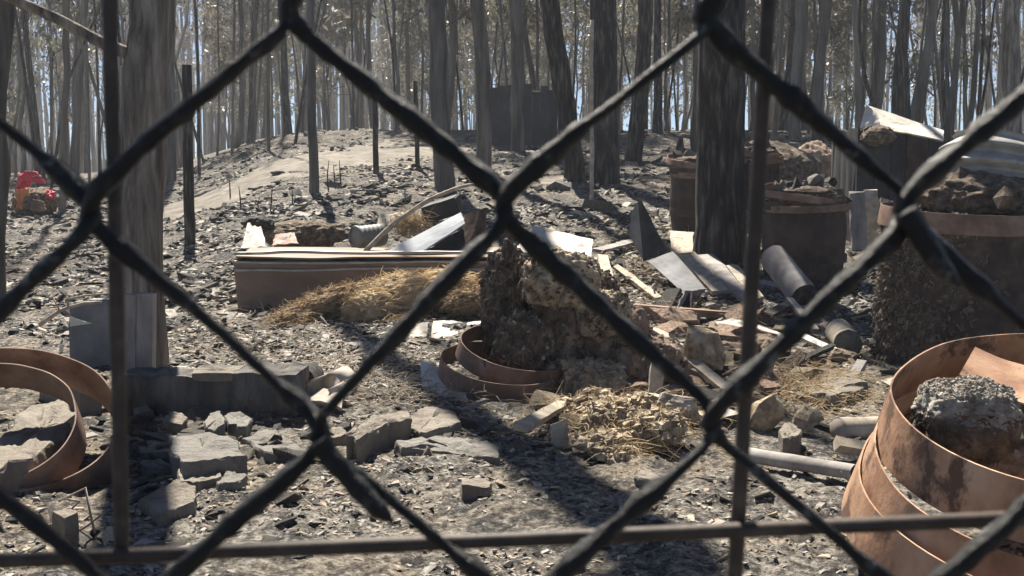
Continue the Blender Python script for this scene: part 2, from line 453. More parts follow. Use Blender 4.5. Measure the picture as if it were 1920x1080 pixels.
def slab_from(outline, thick, shrink=0.09, jit=0.022, sub=3, drop=True):
    """outline: list of 3D points round the top face -> irregular thick slab"""
    P = [Vector(p) for p in outline]; n = len(P)
    c = sum(P, Vector()) / n
    size = max((p - c).length for p in P)
    ring = []
    for i in range(n):
        a, b = P[i], P[(i + 1) % n]
        for k in range(sub):
            t = k / sub
            p = a.lerp(b, t)
            j = size * jit * (0.4 if k == 0 else 1.3)
            ring.append(p + Vector((random.gauss(0, j), random.gauss(0, j), random.gauss(0, j * .4))))
    m = len(ring)
    mid = [p.lerp(c, 0.5) + Vector((0, 0, random.gauss(0, size * jit * .8))) for p in ring]
    low = []
    for p in ring:
        q = c + (p - c) * (1 + random.uniform(-shrink, shrink * 1.5)); q.z = p.z - thick * random.uniform(.85, 1.1)
        low.append(q)
    edge = [p + (p - c).normalized() * size * 0.015 - Vector((0, 0, thick * .10)) for p in ring]
    V = ring + mid + [c + Vector((0, 0, random.gauss(0, size * jit)))] + edge + low
    F3, F4 = [], []
    for i in range(m):
        k = (i + 1) % m
        F4.append((i, k, m + k, m + i)); F3.append((m + i, m + k, 2 * m))
        e = 2 * m + 1
        F4.append((k, i, e + i, e + k)); F4.append((e + k, e + i, e + m + i, e + m + k))
    F3 = np.array(F3); F4 = np.array(F4)
    lowidx = 3 * m + 1
    bot = np.array([(lowidx, lowidx + i + 1, lowidx + i) for i in range(1, m - 1)])
    return np.array([v[:] for v in V]), [np.concatenate([F3, bot]), F4]

def refine(V, F, cuts=3, amp=.006, freq=28, smooth=.0):
    bm = bmesh.new(); vs = [bm.verts.new(v) for v in V]
    for f in F:
        for q in f:
            try: bm.faces.new([vs[i] for i in q])
            except ValueError: pass
    bmesh.ops.subdivide_edges(bm, edges=bm.edges[:], cuts=cuts, use_grid_fill=True)
    bmesh.ops.triangulate(bm, faces=bm.faces[:])
    bm.normal_update(); bm.verts.index_update()
    P = np.array([v.co[:] for v in bm.verts]); N = np.array([v.normal[:] for v in bm.verts])
    T = np.array([[v.index for v in f.verts] for f in bm.faces]); bm.free()
    d = fbm(P * freq, 4, .6) + .7 * np.minimum(0, fbm(P * freq * .35 + 3, 3)) * 2
    return P + N * (amp * d)[:, None], [T]

def slab(name, pix, z, thick, mat, label, cat, dz=None, **k):
    o = [H(p[0], p[1], z + (dz[i] if dz else 0)) for i, p in enumerate(pix)]
    V, F = slab_from(o, thick, **k)
    V, F = refine(V, F, 3, .005 + .03 * thick, 38)
    o = put(name, V, F, mat, smooth=True, label=label, cat=cat)
    o.data.set_sharp_from_angle(angle=math.radians(38))
    return o

def board_vf(p0, p1, width, thick, up=Vector((0, 0, 1)), n=8, jit=0.05, taper=1.0):
    p0, p1 = Vector(p0), Vector(p1)
    t = (p1 - p0).normalized()
    side = t.cross(Vector(up)).normalized(); nn = side.cross(t).normalized()
    V = []
    for i in range(n + 1):
        f = i / n; c = p0.lerp(p1, f)
        w = width / 2 * (1 + (taper - 1) * f); h = thick / 2
        for sx, sz in ((-1, -1), (1, -1), (1, 1), (-1, 1)):
            j = width * jit
            e = random.gauss(0, j * 1.6) if i in (0, n) else 0
            V.append((c + side * (sx * w + random.gauss(0, j * .35)) + nn * (sz * h + random.gauss(0, j * .12)) + t * e)[:])
    F = []
    for i in range(n):
        a = i * 4
        for k in range(4):
            l = (k + 1) % 4
            F.append((a + k, a + l, a + 4 + l, a + 4 + k))
    F.append((3, 2, 1, 0)); b = n * 4; F.append((b, b + 1, b + 2, b + 3))
    return np.array(V), [np.array(F)]

def board(name, p0, p1, width, thick, mat, label, cat, up=Vector((0, 0, 1)), parent=None, **k):
    V, F = board_vf(p0, p1, width, thick, up, **k)
    return put(name, V, F, mat, parent, smooth=False, label=label, cat=cat)

def patch_vf(c4, nu=14, nv=8, wob=0.02, bend=0.0, thick=0.004, ragged=0.0, seed=0, freq=3.0):
    """bent plate through four corners (a, b, c, d round), with real thickness"""
    a, b, c, d = [np.array(Vector(p)[:]) for p in c4]
    nrm = np.cross(b - a, d - a); nrm /= np.linalg.norm(nrm) + 1e-9
    U, W = np.meshgrid(np.linspace(0, 1, nu), np.linspace(0, 1, nv))
    if ragged:
        eU = 1 + ragged * fbm(np.stack([W.ravel() * 5, W.ravel() * 0, np.full(W.size, seed * 1.3)], 1), 4, .7).reshape(W.shape)
        eW = 1 + ragged * fbm(np.stack([U.ravel() * 6, U.ravel() * 0 + 3, np.full(W.size, seed * 2.3)], 1), 4, .7).reshape(W.shape)
        U = (U - .5) * eU + .5; W = (W - .5) * eW + .5
    P = (a * ((1 - U) * (1 - W))[..., None] + b * (U * (1 - W))[..., None] + c * (U * W)[..., None] + d * ((1 - U) * W)[..., None])
    s = np.linalg.norm(c - a)
    q = np.stack([U.ravel() * freq, W.ravel() * freq, np.full(U.size, seed * 4.4)], 1)
    off = wob * s * fbm(q, 3).reshape(U.shape) + bend * s * (4 * U * (1 - U))
    P = P + off[..., None] * nrm
    V = np.concatenate([(P + nrm * thick / 2).reshape(-1, 3), (P - nrm * thick / 2).reshape(-1, 3)])
    N = nu * nv; F = []
    for j in range(nv - 1):
        for i in range(nu - 1):
            k = j * nu + i
            F.append((k, k + 1, k + nu + 1, k + nu)); F.append((N + k + nu, N + k + nu + 1, N + k + 1, N + k))
    rim = list(range(nu)) + [j * nu + nu - 1 for j in range(1, nv)] + [(nv - 1) * nu + i for i in range(nu - 2, -1, -1)] + [j * nu for j in range(nv - 2, 0, -1)]
    for i in range(len(rim)):
        x, y = rim[i], rim[(i + 1) % len(rim)]
        F.append((y, x, N + x, N + y))
    return V, [np.array(F)]

def sheet(name, c4, mat, label, cat, parent=None, **k):
    V, F = patch_vf(c4, **k)
    return put(name, V, F, mat, parent, smooth=False, label=label, cat=cat)

def band_vf(c, axis, r0, r1, h, a0=0, a1=360, thick=0.004, n=72, wob=0.012, seed=0, ref=None):
    """a flat steel hoop: radius r0 at the top edge, r1 at the lower edge"""
    ax = Vector(axis).normalized()
    e1 = Vector(ref) if ref else Vector((1, 0, 0))
    e1 = (e1 - ax * e1.dot(ax)).normalized(); e2 = ax.cross(e1)
    full = abs(a1 - a0) >= 359.9
    m = n if full else n + 1
    V = []
    for i in range(m):
        a = math.radians(a0 + (a1 - a0) * i / n)
        w = 1 + wob * math.sin(2 * a + seed) + wob * .5 * math.sin(3 * a + seed * 2.1)
        kn = float(vnoise(np.array([[math.cos(a) * 2.6 + seed * 5, math.sin(a) * 2.6, seed]]))[0]); w += wob * 1.3 * kn
        dz = wob * r0 * .8 * math.sin(2 * a + seed * 1.7) + wob * r0 * .9 * kn
        d = e1 * math.cos(a) + e2 * math.sin(a)
        for r, z in ((r0, h / 2), (r0 + thick, h / 2), (r1 + thick, -h / 2), (r1, -h / 2)):
            V.append((Vector(c) + d * r * w + ax * (z + dz))[:])
    F = []
    for i in range(n):
        a = i * 4; b = ((i + 1) % m) * 4
        for k in range(4):
            l = (k + 1) % 4
            F.append((a + k, b + k, b + l, a + l))
    if not full:
        F.append((0, 1, 2, 3)); q = (m - 1) * 4; F.append((q + 3, q + 2, q + 1, q))
    return np.array(V), [np.array(F)]

def hoop(name, mat, label, parent=None, cat='barrel hoop', **k):
    V, F = band_vf(**k)
    o = put(name, V, F, mat, parent, smooth=True, label=label, cat=None if parent else cat)
    o.data.set_sharp_from_angle(angle=math.radians(40))
    return o

def fibres(starts, dirs, length, rad, droop=0.3, curl=0.4, seg=3):
    st = np.asarray(starts, float); d = np.asarray(dirs, float); N = len(st)
    L = np.broadcast_to(length, (N,)) * RNG.uniform(.5, 1.3, N)
    P = [st]; cur = d / (np.linalg.norm(d, axis=1)[:, None] + 1e-9)
    for s in range(seg):
        P.append(P[-1] + cur * (L / seg)[:, None])
        cur = cur + RNG.normal(0, curl, (N, 3)) + np.array([0, 0, -droop]); cur /= np.linalg.norm(cur, axis=1)[:, None]
    P = np.stack(P, 1)                                  # N, seg+1, 3
    T = P[:, -1] - P[:, 0]; T /= np.linalg.norm(T, axis=1)[:, None] + 1e-9
    a = np.cross(T, RNG.normal(0, 1, (N, 3))); a /= np.linalg.norm(a, axis=1)[:, None] + 1e-9
    b = np.cross(T, a)
    R = np.broadcast_to(rad, (N,)) * RNG.uniform(.6, 1.4, N)
    V = []
    for k in range(3):
        an = 2 * math.pi * k / 3
        o = (a * math.cos(an) + b * math.sin(an)) * R[:, None]
        w = np.linspace(1, .4, seg + 1)
        V.append(P + o[:, None, :] * w[None, :, None])
    V = np.stack(V, 2).reshape(-1, 3)                   # N, seg+1, 3sides
    base = (np.arange(N) * (seg + 1) * 3)[:, None, None]
    s = np.arange(seg)[None, :, None] * 3; k = np.arange(3)[None, None, :]; l = (k + 1) % 3
    Q = np.stack([base + s + k, base + s + l, base + s + 3 + l, base + s + 3 + k], 3).reshape(-1, 4)
    return V, [Q]

def chunk(c, rad, seed, n=18, amp=.05, cuts=5, rot=None):
    rn = random.Random(seed); pts = []
    for _ in range(n):
        v = Vector((rn.gauss(0, 1), rn.gauss(0, 1), rn.gauss(0, 1))).normalized()
        m = max(abs(v.x), abs(v.y), abs(v.z)); v = v.lerp(v / m, .55) * rn.uniform(.75, 1)
        pts.append(v[:])
    V, F = hull(pts)
    V, F = refine(V, F, cuts, amp, 2.6); V = V + 0
    V, F = refine(V, F, 1, amp * .5, 9)
    rt = rot or (rn.uniform(-.4, .4), rn.uniform(-.4, .4), rn.uniform(0, 6))
    return (V * np.array(rad)) @ rotm(*rt).T + np.array(c), F

def surf_pts(V, F, n):
    """random points and normals on a mesh's triangles"""
    T = np.concatenate([f if f.shape[1] == 3 else np.concatenate([f[:, :3], f[:, [0, 2, 3]]]) for f in F])
    a, b, c = V[T[:, 0]], V[T[:, 1]], V[T[:, 2]]
    nr = np.cross(b - a, c - a); ar = np.linalg.norm(nr, axis=1)
    i = RNG.choice(len(T), n, p=ar / ar.sum())
    u, v = RNG.random(n), RNG.random(n); m = u + v > 1; u[m], v[m] = 1 - u[m], 1 - v[m]
    return a[i] + (b - a)[i] * u[:, None] + (c - a)[i] * v[:, None], nr[i] / (ar[i][:, None] + 1e-12)

# ================================================================== THE SETTING
# ground: rows grow with distance
ys = np.concatenate([np.linspace(-3, .8, 24, endpoint=False), 0.8 * (8.0 / .8) ** np.linspace(0, 1, 330, endpoint=False),
                     8.0 * (160 / 8.0) ** np.linspace(0, 1, 240)])
us = np.linspace(-1, 1, 420)
us = np.sign(us) * (0.55 * np.abs(us) + 0.75 * np.abs(us) ** 3)
Yg = np.repeat(ys[:, None], len(us), 1)
Xg = us[None, :] * np.maximum(ys[:, None], 1.4) * 0.95 + us[None, :] * 1.2
Zg = ground(Xg.ravel(), Yg.ravel())
nU = len(us)
i = np.arange(len(ys) - 1)[:, None] * nU; j = np.arange(nU - 1)[None, :]
Fg = np.stack([i + j, i + j + 1, i + nU + j + 1, i + nU + j], 2).reshape(-1, 4)
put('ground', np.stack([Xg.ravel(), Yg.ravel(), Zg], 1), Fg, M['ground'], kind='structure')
# beyond: ground to the horizon
gx = np.array([[-900, 158], [900, 158], [900, 1200], [-900, 1200]], float)
put('far_ground', np.c_[gx, [3.1, 3.1, 4.5, 4.5]], np.array([[0, 1, 2, 3]]), M['ground'], kind='structure')

# pale dirt track crossing the slope
cl = [(-4.9, 14.6), (-4.2, 15.5), (-3.5, 16.6), (-2.3, 19.2), (-1.2, 22.5), (0.2, 26.5), (1.5, 31)]
tk = []
for a in np.linspace(0, len(cl) - 1.001, 70):
    k = int(a); f = a - k
    tk.append((cl[k][0] * (1 - f) + cl[k + 1][0] * f, cl[k][1] * (1 - f) + cl[k + 1][1] * f))
tk = np.array(tk); tt = np.gradient(tk, axis=0); tt /= np.linalg.norm(tt, axis=1)[:, None]
nn = np.stack([-tt[:, 1], tt[:, 0]], 1)
W = np.linspace(-1, 1, 13)
wd = 1.25 + 0.55 * fbm(np.stack([np.arange(70) * .35, np.zeros(70), np.zeros(70)], 1), 3)
TP = tk[:, None, :] + nn[:, None, :] * (W[None, :, None] * wd[:, None, None])
TZ = ground(TP[..., 0].ravel(), TP[..., 1].ravel()) + np.tile(0.035 - 0.03 * W ** 2, 70)
i = np.arange(69)[:, None] * 13; j = np.arange(12)[None, :]
put('dirt_track', np.c_[TP.reshape(-1, 2), TZ], np.stack([i + j, i + j + 1, i + 13 + j + 1, i + 13 + j], 2).reshape(-1, 4)[:, ::-1], M['track'], kind='structure')

# ------------------------------------------------------------------ loose ground cover
def chips_vf(n, size, pos, squash=0.5, elong=1.6):
    base = np.array([[-1, -1, -1], [1, -1, -1], [1, 1, -1], [-1, 1, -1], [-.7, -.7, 1], [.7, -.8, 1], [.75, .7, 1], [-.6, .75, 1]], float)
    V = base[None] * RNG.uniform(.55, 1.15, (n, 8, 1)) + RNG.normal(0, .16, (n, 8, 3))
    sc = size[:, None] * np.stack([RNG.uniform(.6, elong, n), RNG.uniform(.5, 1, n), RNG.uniform(.25, 1, n) * squash], 1)
    V = V * sc[:, None, :] * .5
    az = RNG.uniform(0, 2 * math.pi, n); tl = RNG.normal(0, .35, n)
    ca, sa, ct, s_ = np.cos(az), np.sin(az), np.cos(tl), np.sin(tl)
    x = V[..., 0] * ct[:, None] + V[..., 2] * s_[:, None]; z = -V[..., 0] * s_[:, None] + V[..., 2] * ct[:, None]
    X = x * ca[:, None] - V[..., 1] * sa[:, None]; Y = x * sa[:, None] + V[..., 1] * ca[:, None]
    P = np.stack([X, Y, z], 2) + pos[:, None, :]
    q = np.array([[3, 2, 1, 0], [4, 5, 6, 7], [0, 1, 5, 4], [1, 2, 6, 5], [2, 3, 7, 6], [3, 0, 4, 7]])
    F = (np.arange(n) * 8)[:, None, None] + q[None]
    return P.reshape(-1, 3), [F.reshape(-1, 4)]

def scatter(n, y0, y1, umax=0.56, power=1.0, mask=None):
    """ground points, denser near the fence"""
    r = RNG.random(n)
    y = (y0 ** (1 - power) + r * (y1 ** (1 - power) - y0 ** (1 - power))) ** (1 / (1 - power)) if power != 1.0 else y0 * (y1 / y0) ** r
    x = RNG.uniform(-umax, umax, n) * (y + .6)
    if mask is not None:
        k = mask(x, y); x, y = x[k], y[k]
    return x, y

def cover(name, n, mat, smin, smax, y0, y1, label=None, mask=None, squash=.5, elong=1.6, umax=.56, power=1.0):
    x, y = scatter(n, y0, y1, umax, power, mask)
    s = smin * (smax / smin) ** (RNG.random(len(x)) ** 2.2) * np.clip(y / 4.5, .8, 2.6)
    P = np.stack([x, y, ground(x, y) + s * .06], 1)
    V, F = chips_vf(len(x), s, P, squash, elong)
    o = put(name, V, F, mat, smooth=False, kind='stuff')
    return tag(o, label, 'rubble')
patchy = lambda x, y: (fbm(np.stack([x * 2.6, y * 2.6, x * 0], 1), 4, .65) > RNG.uniform(-.16, .42, len(x)))
notrack = lambda x, y: ~((y > 14) & (x < -1) & (np.abs((x + 3.4) - (y - 16.8) * .45) < .8))
cover('ash_gravel', 60000, M['chip_pale'], .004, .034, 1.6, 13, 'pale ash grey gravel and flakes strewn over the burnt ground', patchy)
cover('charcoal_gravel', 44000, M['chip_dark'], .006, .04, 2.4, 16, 'black charcoal crumbs strewn over the burnt ground', lambda x, y: patchy(x, y) & (RNG.random(len(x)) < np.clip((y - 1.5) / 4, .25, 1)))
cover('brown_litter', 44000, M['chip_warm'], .006, .032, 1.6, 11, 'brown crumbs of earth and bark strewn over the ground', patchy, elong=2.4)
cover('far_debris', 80000, M['chip_pale'], .012, .045, 6.5, 34, 'pale ashy flakes over the far burnt slope', lambda x, y: patchy(x, y) & notrack(x, y), squash=.35, power=1.3)
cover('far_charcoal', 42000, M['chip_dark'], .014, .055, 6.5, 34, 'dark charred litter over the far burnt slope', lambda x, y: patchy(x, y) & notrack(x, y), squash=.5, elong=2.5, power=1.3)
# ash flake litter in the left middle and round the stump
leftmid = lambda x, y: (x / y > -.33) & (x / y < -.10) & (y > 4.6)
cover('ash_flakes', 9000, M['chip_pale'], .012, .055, 4.4, 9.0, 'white and grey ash flakes heaped left of the steel tray', leftmid, squash=.25, elong=2.2)
cover('black_flakes', 6000, M['chip_dark'], .012, .06, 4.4, 9.0, 'black burnt flakes heaped left of the steel tray', leftmid, squash=.3, elong=2.2)

# ------------------------------------------------------------------ haze
hz = np.array([[sx, sy, sz] for sx in (-130, 130) for sy in (-8, 155) for sz in (-1.6, 27)], float)
hm = bpy.data.materials.new('thin_smoke_haze'); hm.use_nodes = True
hn = hm.node_tree; hn.nodes.clear()
pv = hn.nodes.new('ShaderNodeVolumePrincipled')
pv.inputs['Color'].default_value = (.84, .89, 1.0, 1); pv.inputs['Density'].default_value = 0.0014
pv.inputs['Anisotropy'].default_value = 0.25
ho = hn.nodes.new('ShaderNodeOutputMaterial'); hn.links.new(pv.outputs[0], ho.inputs['Volume'])
put('haze', hz, np.array([[0, 1, 3, 2], [4, 6, 7, 5], [0, 4, 5, 1], [2, 3, 7, 6], [0, 2, 6, 4], [1, 5, 7, 3]]), hm, smooth=False, kind='stuff', label='thin blue grey smoke hanging through the burnt wood', cat='haze')

# ------------------------------------------------------------------ trees: shared crown and trunk meshes
def leaves_vf(cent, per, spread, L, wid):
    n = len(cent) * per
    c = np.repeat(cent, per, 0) + RNG.normal(0, spread, (n, 3)) * np.array([1, 1, .9])
    d = RNG.normal(0, .55, (n, 3)) + np.array([0, 0, -.75]); d /= np.linalg.norm(d, axis=1)[:, None]
    w = np.cross(d, RNG.normal(0, 1, (n, 3))); w /= np.linalg.norm(w, axis=1)[:, None] + 1e-9
    l = L * RNG.uniform(.6, 1.3, n)[:, None]; ww = wid * RNG.uniform(.7, 1.3, n)[:, None]
    V = np.stack([c, c + d * l * .45 + w * ww, c + d * l, c + d * l * .45 - w * ww], 1).reshape(-1, 3)
    return V, [np.arange(n * 4).reshape(-1, 4)]

def crown_mesh(seed, z0, z1, rad, nc, per, L=.2, wid=.022, dry=False):
    r = np.random.default_rng(seed)
    parts, cent = [], []
    nl = int(nc / 5)
    for k in range(nl):
        z = z0 + (z1 - z0) * r.random() ** .85
        a = r.uniform(0, 6.28); f = 1 - .55 * abs((z - z0) / (z1 - z0) - .35)
        R = rad * f * r.uniform(.5, 1.15)
        st = np.array([0, 0, z - R * .55]); en = np.array([math.cos(a) * R, math.sin(a) * R, z + R * .35])
        md = (st + en) / 2 + r.normal(0, .12, 3)
        parts.append(tube([st, md, en], [.022, .014, .006], 4, cap=False))
        for q in range(5):
            t = r.uniform(.45, 1.1)
            cent.append(st + (en - st) * t + r.normal(0, .22, 3))
    tv, tf = join(parts)
    lv, lf = leaves_vf(np.array(cent), per, .16, L, wid)
    V, F = join([(tv, tf), (lv, lf)])
    nt = sum(len(f) for f in tf)
    me = mesh_np('crown', V, F, [M['bark_grey'], M['leaf_dry'] if dry else M['leaf']], False, np.r_[np.zeros(nt), np.ones(len(lv) // 4)])
    return me
CROWNS = [crown_mesh(20 + k, z0, z1, rd, nc, per, L, w, dry) for k, (z0, z1, rd, nc, per, L, w, dry) in enumerate([
    (4.5, 15.5, 1.6, 150, 24, .25, .038, False), (3.4, 14.5, 1.5, 150, 24, .25, .038, False), (6.0, 16.0, 1.7, 140, 22, .25, .036, True),
    (2.2, 9.5, 1.3, 130, 24, .24, .036, True), (1.4, 8.0, 1.2, 120, 24, .23, .036, False), (2.8, 12.5, 1.5, 150, 24, .25, .038, True)])]
SPARSE = [crown_mesh(40 + k, 9.5, 16.5, 1.1, 22, 12, .2, .024, True) for k in range(2)]
def trunk_mesh(seed, h, r, n=7):
    q = np.random.default_rng(seed)
    z = np.linspace(-.3, h, 15)
    wob = np.cumsum(q.normal(0, .10, (15, 2)), 0); wob -= wob[0]
    lean = q.normal(0, .045, 2)
    P = np.c_[wob + z[:, None] * lean, z]
    R = r * (1.0 - .75 * np.clip(z / h, 0, 1)); R[0] *= 1.4; R[1] *= 1.05
    parts = [tube(P, R, n, rough=.12, freq=4)]
    for k in range(q.integers(5, 12)):                # dead snags and forks
        i = q.integers(2, 12); a = q.uniform(0, 6.28); l = q.uniform(.3, 1.5)
        e = P[i] + np.array([math.cos(a) * l, math.sin(a) * l, q.uniform(.2, 1.9)])
        parts.append(tube([P[i], (P[i] + e) / 2 + q.normal(0, .08, 3), e], [.018, .012, .004], 4, cap=False))
    return join(parts)
TRUNKS = []
for k in range(9):
    V, F = trunk_mesh(50 + k, [16, 15, 17, 14, 16, 13, 15, 17, 12][k], [.085, .07, .11, .06, .13, .05, .095, .12, .045][k])
    TRUNKS.append(mesh_np('trunk', V, F, M['bark_char'] if k in (2, 5) else M['bark_far'], True))

# trees that stand out, each placed at its foot
def big_tree(name, label, px, py, wpx, pxt, mat, height=14, rough=.10, crown=None, flare=1.25, top=.55, group=None, cut=False, nseg=70):
    b = G(px, py); r = wpx * m_per_px(b.y) / 2
    if cut: tp = at(pxt, cut, b.y)
    else: tp = at(pxt, 0, b.y)
    t = thing(name, label, 'tree' if not cut else 'post', b, group)
    d = (tp - b)
    hh = d.z if cut else height
    zs = np.linspace(-.15, hh, nseg)
    rr = np.random.default_rng(int(px * 7 + py))
    wx = np.cumsum(rr.normal(0, .004, nseg)); wy = np.cumsum(rr.normal(0, .004, nseg))
    sl = d.x / d.z
    P = np.c_[b.x + sl * np.where(zs < d.z, zs, d.z + (zs - d.z) * .6) + wx * hh * .2, b.y + wy * hh * .3, b.z + zs]
    R = r * (1 - (1 - top) * np.clip(zs / hh, 0, 1) ** .8) * (1 + (flare - 1) * 1.5 * np.exp(-np.maximum(zs, 0) / .14))
    V, F = tube(P, R, 44, rough=rough * 1.5, freq=17, stretch=.10, seed=px % 13)
    put('trunk', V, F, mat, t)
    if crown is not None and not cut:
        c = bpy.data.objects.new('crown', SPARSE[crown % 2]); COL.objects.link(c); c.parent = t
        c.location = (sl * 5, 0, 1.0)
    return t, P, R

T1, P1, R1 = big_tree('eucalyptus_tree', 'large grey brown trunk left of the clearing rising behind the pale post', 262, 690, 84, 258, M['bark_smooth'], 15, .07, None, 1.1, .8)
def limb(tree, pts, rads, name='branch', mat=None):
    pts = np.array([p[:] for p in pts]); n = 24
    s = np.linspace(0, len(pts) - 1, n); k = np.minimum(s.astype(int), len(pts) - 2); f = (s - k)[:, None]
    P = pts[k] * (1 - f) + pts[k + 1] * f
    P[1:-1] = (P[:-2] + P[1:-1] * 2 + P[2:]) / 4
    V, F = tube(P, np.interp(s, range(len(rads)), rads), 10, rough=.15, freq=6)
    return put(name, V, F, mat or M['bark_smooth'], tree)
y1 = P1[0][1]
limb(T1, [at(240, 100, y1), at(190, 80, y1 - .05), at(110, 36, y1 - .1), at(20, -4, y1 - .2), at(-160, -80, y1 - .3)], [.034, .030, .026, .024, .016])
# unseen limb added overhead, shaped to throw the long soft foreground shadow
A_ = Vector((-.99, 6.83, 0)); B_ = Vector((.41, 2.64, 0))
limb(T1, [Vector((P1[0][0], y1, 6.6)), B_ + S * 9.0 + Vector((-.25, -.2, 0)), B_ + S * 9.0, A_.lerp(B_, .5) + S * 9.05, A_ + S * 9.1], [.14, .14, .14, .12, .08])

trees = [
    ('eucalyptus_tree', 'dark trunk at the left edge of the view', 2, 600, 34, 4, 'bark_grey', 1.1),
    ('eucalyptus_tree', 'slim straight dark trunk behind the left end of the steel tray', 587, 362, 17, 578, 'bark_grey', 1.1),
    ('eucalyptus_tree', 'trunk with a bright left edge leaning left above the middle of the tray', 834, 356, 36, 802, 'bark_grey', 1.05),
    ('eucalyptus_tree', 'grey trunk just right of the leaning trunk, above the wire crossing', 906, 322, 28, 898, 'bark_grey', 1.1),
    ('eucalyptus_tree', 'straight grey trunk in front of the dark burnt wall', 972, 286, 25, 968, 'bark_grey', 1.1),
    ('eucalyptus_tree', 'dark trunk leaning left, beside the pale upright stick', 1080, 341, 38, 1030, 'bark_char', 1.1),
    ('eucalyptus_tree', 'thick charred trunk just right of the pale upright stick', 1132, 344, 48, 1122, 'bark_char', 1.2),
    ('eucalyptus_tree', 'dark trunk leaning right between the pale stick and the thickest trunk', 1186, 300, 30, 1202, 'bark_char', 1.1),
    ('eucalyptus_tree', 'thickest black trunk in front of the rusty barrels at right', 1355, 492, 92, 1362, 'bark_char', 1.12),
    ('eucalyptus_tree', 'narrow dark trunk rising close behind the thickest black trunk', 1305, 330, 22, 1312, 'bark_grey', 1.1),
    ('eucalyptus_tree', 'smooth trunk at the right edge above the corrugated iron', 1900, 300, 34, 1894, 'bark_smooth', 1.1),
    ('eucalyptus_tree', 'slender trunk left of the white sheet on the dark hut', 1490, 262, 22, 1500, 'bark_far', 1.1),
    ('eucalyptus_tree', 'pale trunk standing right of the leftmost forest gap', 118, 392, 13, 128, 'bark_far', 1.1),
    ('eucalyptus_tree', 'grey trunk between the big left trunk and the flat topped post', 320, 342, 22, 318, 'bark_grey', 1.1),
]
for n, lb, px, py, w, pt, m, fl in trees:
    t, P, R = big_tree(n, lb, px, py, w, pt, M[m], 15, .09, random.choice([0, 2]), fl)
    if py < 345 and n: pass
# flat topped burnt posts and thin standing poles
for n, lb, px, py, w, pt, cut, m in [
    ('burnt_post', 'flat topped burnt post right of the big left trunk', 357, 462, 21, 350, 122, 'bark_char'),
    ('burnt_post', 'short burnt post on the pale track, left of the leaning trunk', 705, 326, 11, 703, 176, 'bark_char'),
    ('burnt_post', 'thin burnt post at the far end of the pale track', 783, 314, 9, 779, 152, 'bark_char'),
    ('upright_stick', 'pale straight stick standing upright in front of the charred trunks', 1109, 378, 8, 1108, 38, 'wood_pale')]:
    big_tree(n, lb, px, py, w, pt, M[m], 3, .05, None, 1.0, .85, cut=cut, nseg=24)
def sapling(label, pts, w0, w1):
    base = G(*pts[0]); Y = base.y
    P = [base] + [at(p[0], p[1], Y) for p in pts[1:]]
    t = thing('burnt_sapling', label, 'sapling', base)
    limb(t, P, [w0 * m_per_px(Y) / 2 + (w1 - w0) * m_per_px(Y) / 2 * k / (len(P) - 1) for k in range(len(P))], 'stem', M['bark_char'])
sapling('thin curved black sapling crossing the left end of the white sheet', [(1672, 300), (1650, 232), (1622, 150), (1612, 80), (1612, 10), (1618, -60)], 10, 5)
sapling('straight dark sapling crossing the middle of the white sheet', [(1702, 300), (1702, 240), (1700, 140), (1692, 60), (1694, -40)], 13, 9)
sapling('thin wavy dark sapling at the right end of the white sheet', [(1778, 300), (1772, 250), (1768, 180), (1766, 90), (1772, -30)], 11, 5)
for k, (px, py, hp) in enumerate([(432, 372, 40), (452, 392, 44), (506, 398, 50), (486, 395, 26), (616, 356, 56), (628, 352, 44), (640, 350, 50), (548, 386, 30), (1268, 330, 72)]):
    b = G(px, py); Y = b.y
    t = thing('dead_sapling' if px < 1000 else 'jagged_stump', 'thin blackened dead stem standing on the far slope' if px < 1000 else 'black jagged stump left of the thickest trunk', 'dead stem', b, 'thin dead stems on the slope' if px < 1000 else None)
    w = 1.6 if px < 1000 else 14
    tp = at(px + random.uniform(-5, 5) + (8 if px > 1000 else 0), py - hp, Y)
    limb(t, [b - Vector((0, 0, .05)), b.lerp(tp, .5) + Vector((random.uniform(-.02, .02), 0, 0)), tp], [w * m_per_px(Y), w * .8 * m_per_px(Y), w * .3 * m_per_px(Y)], 'stem', M['bark_char'])

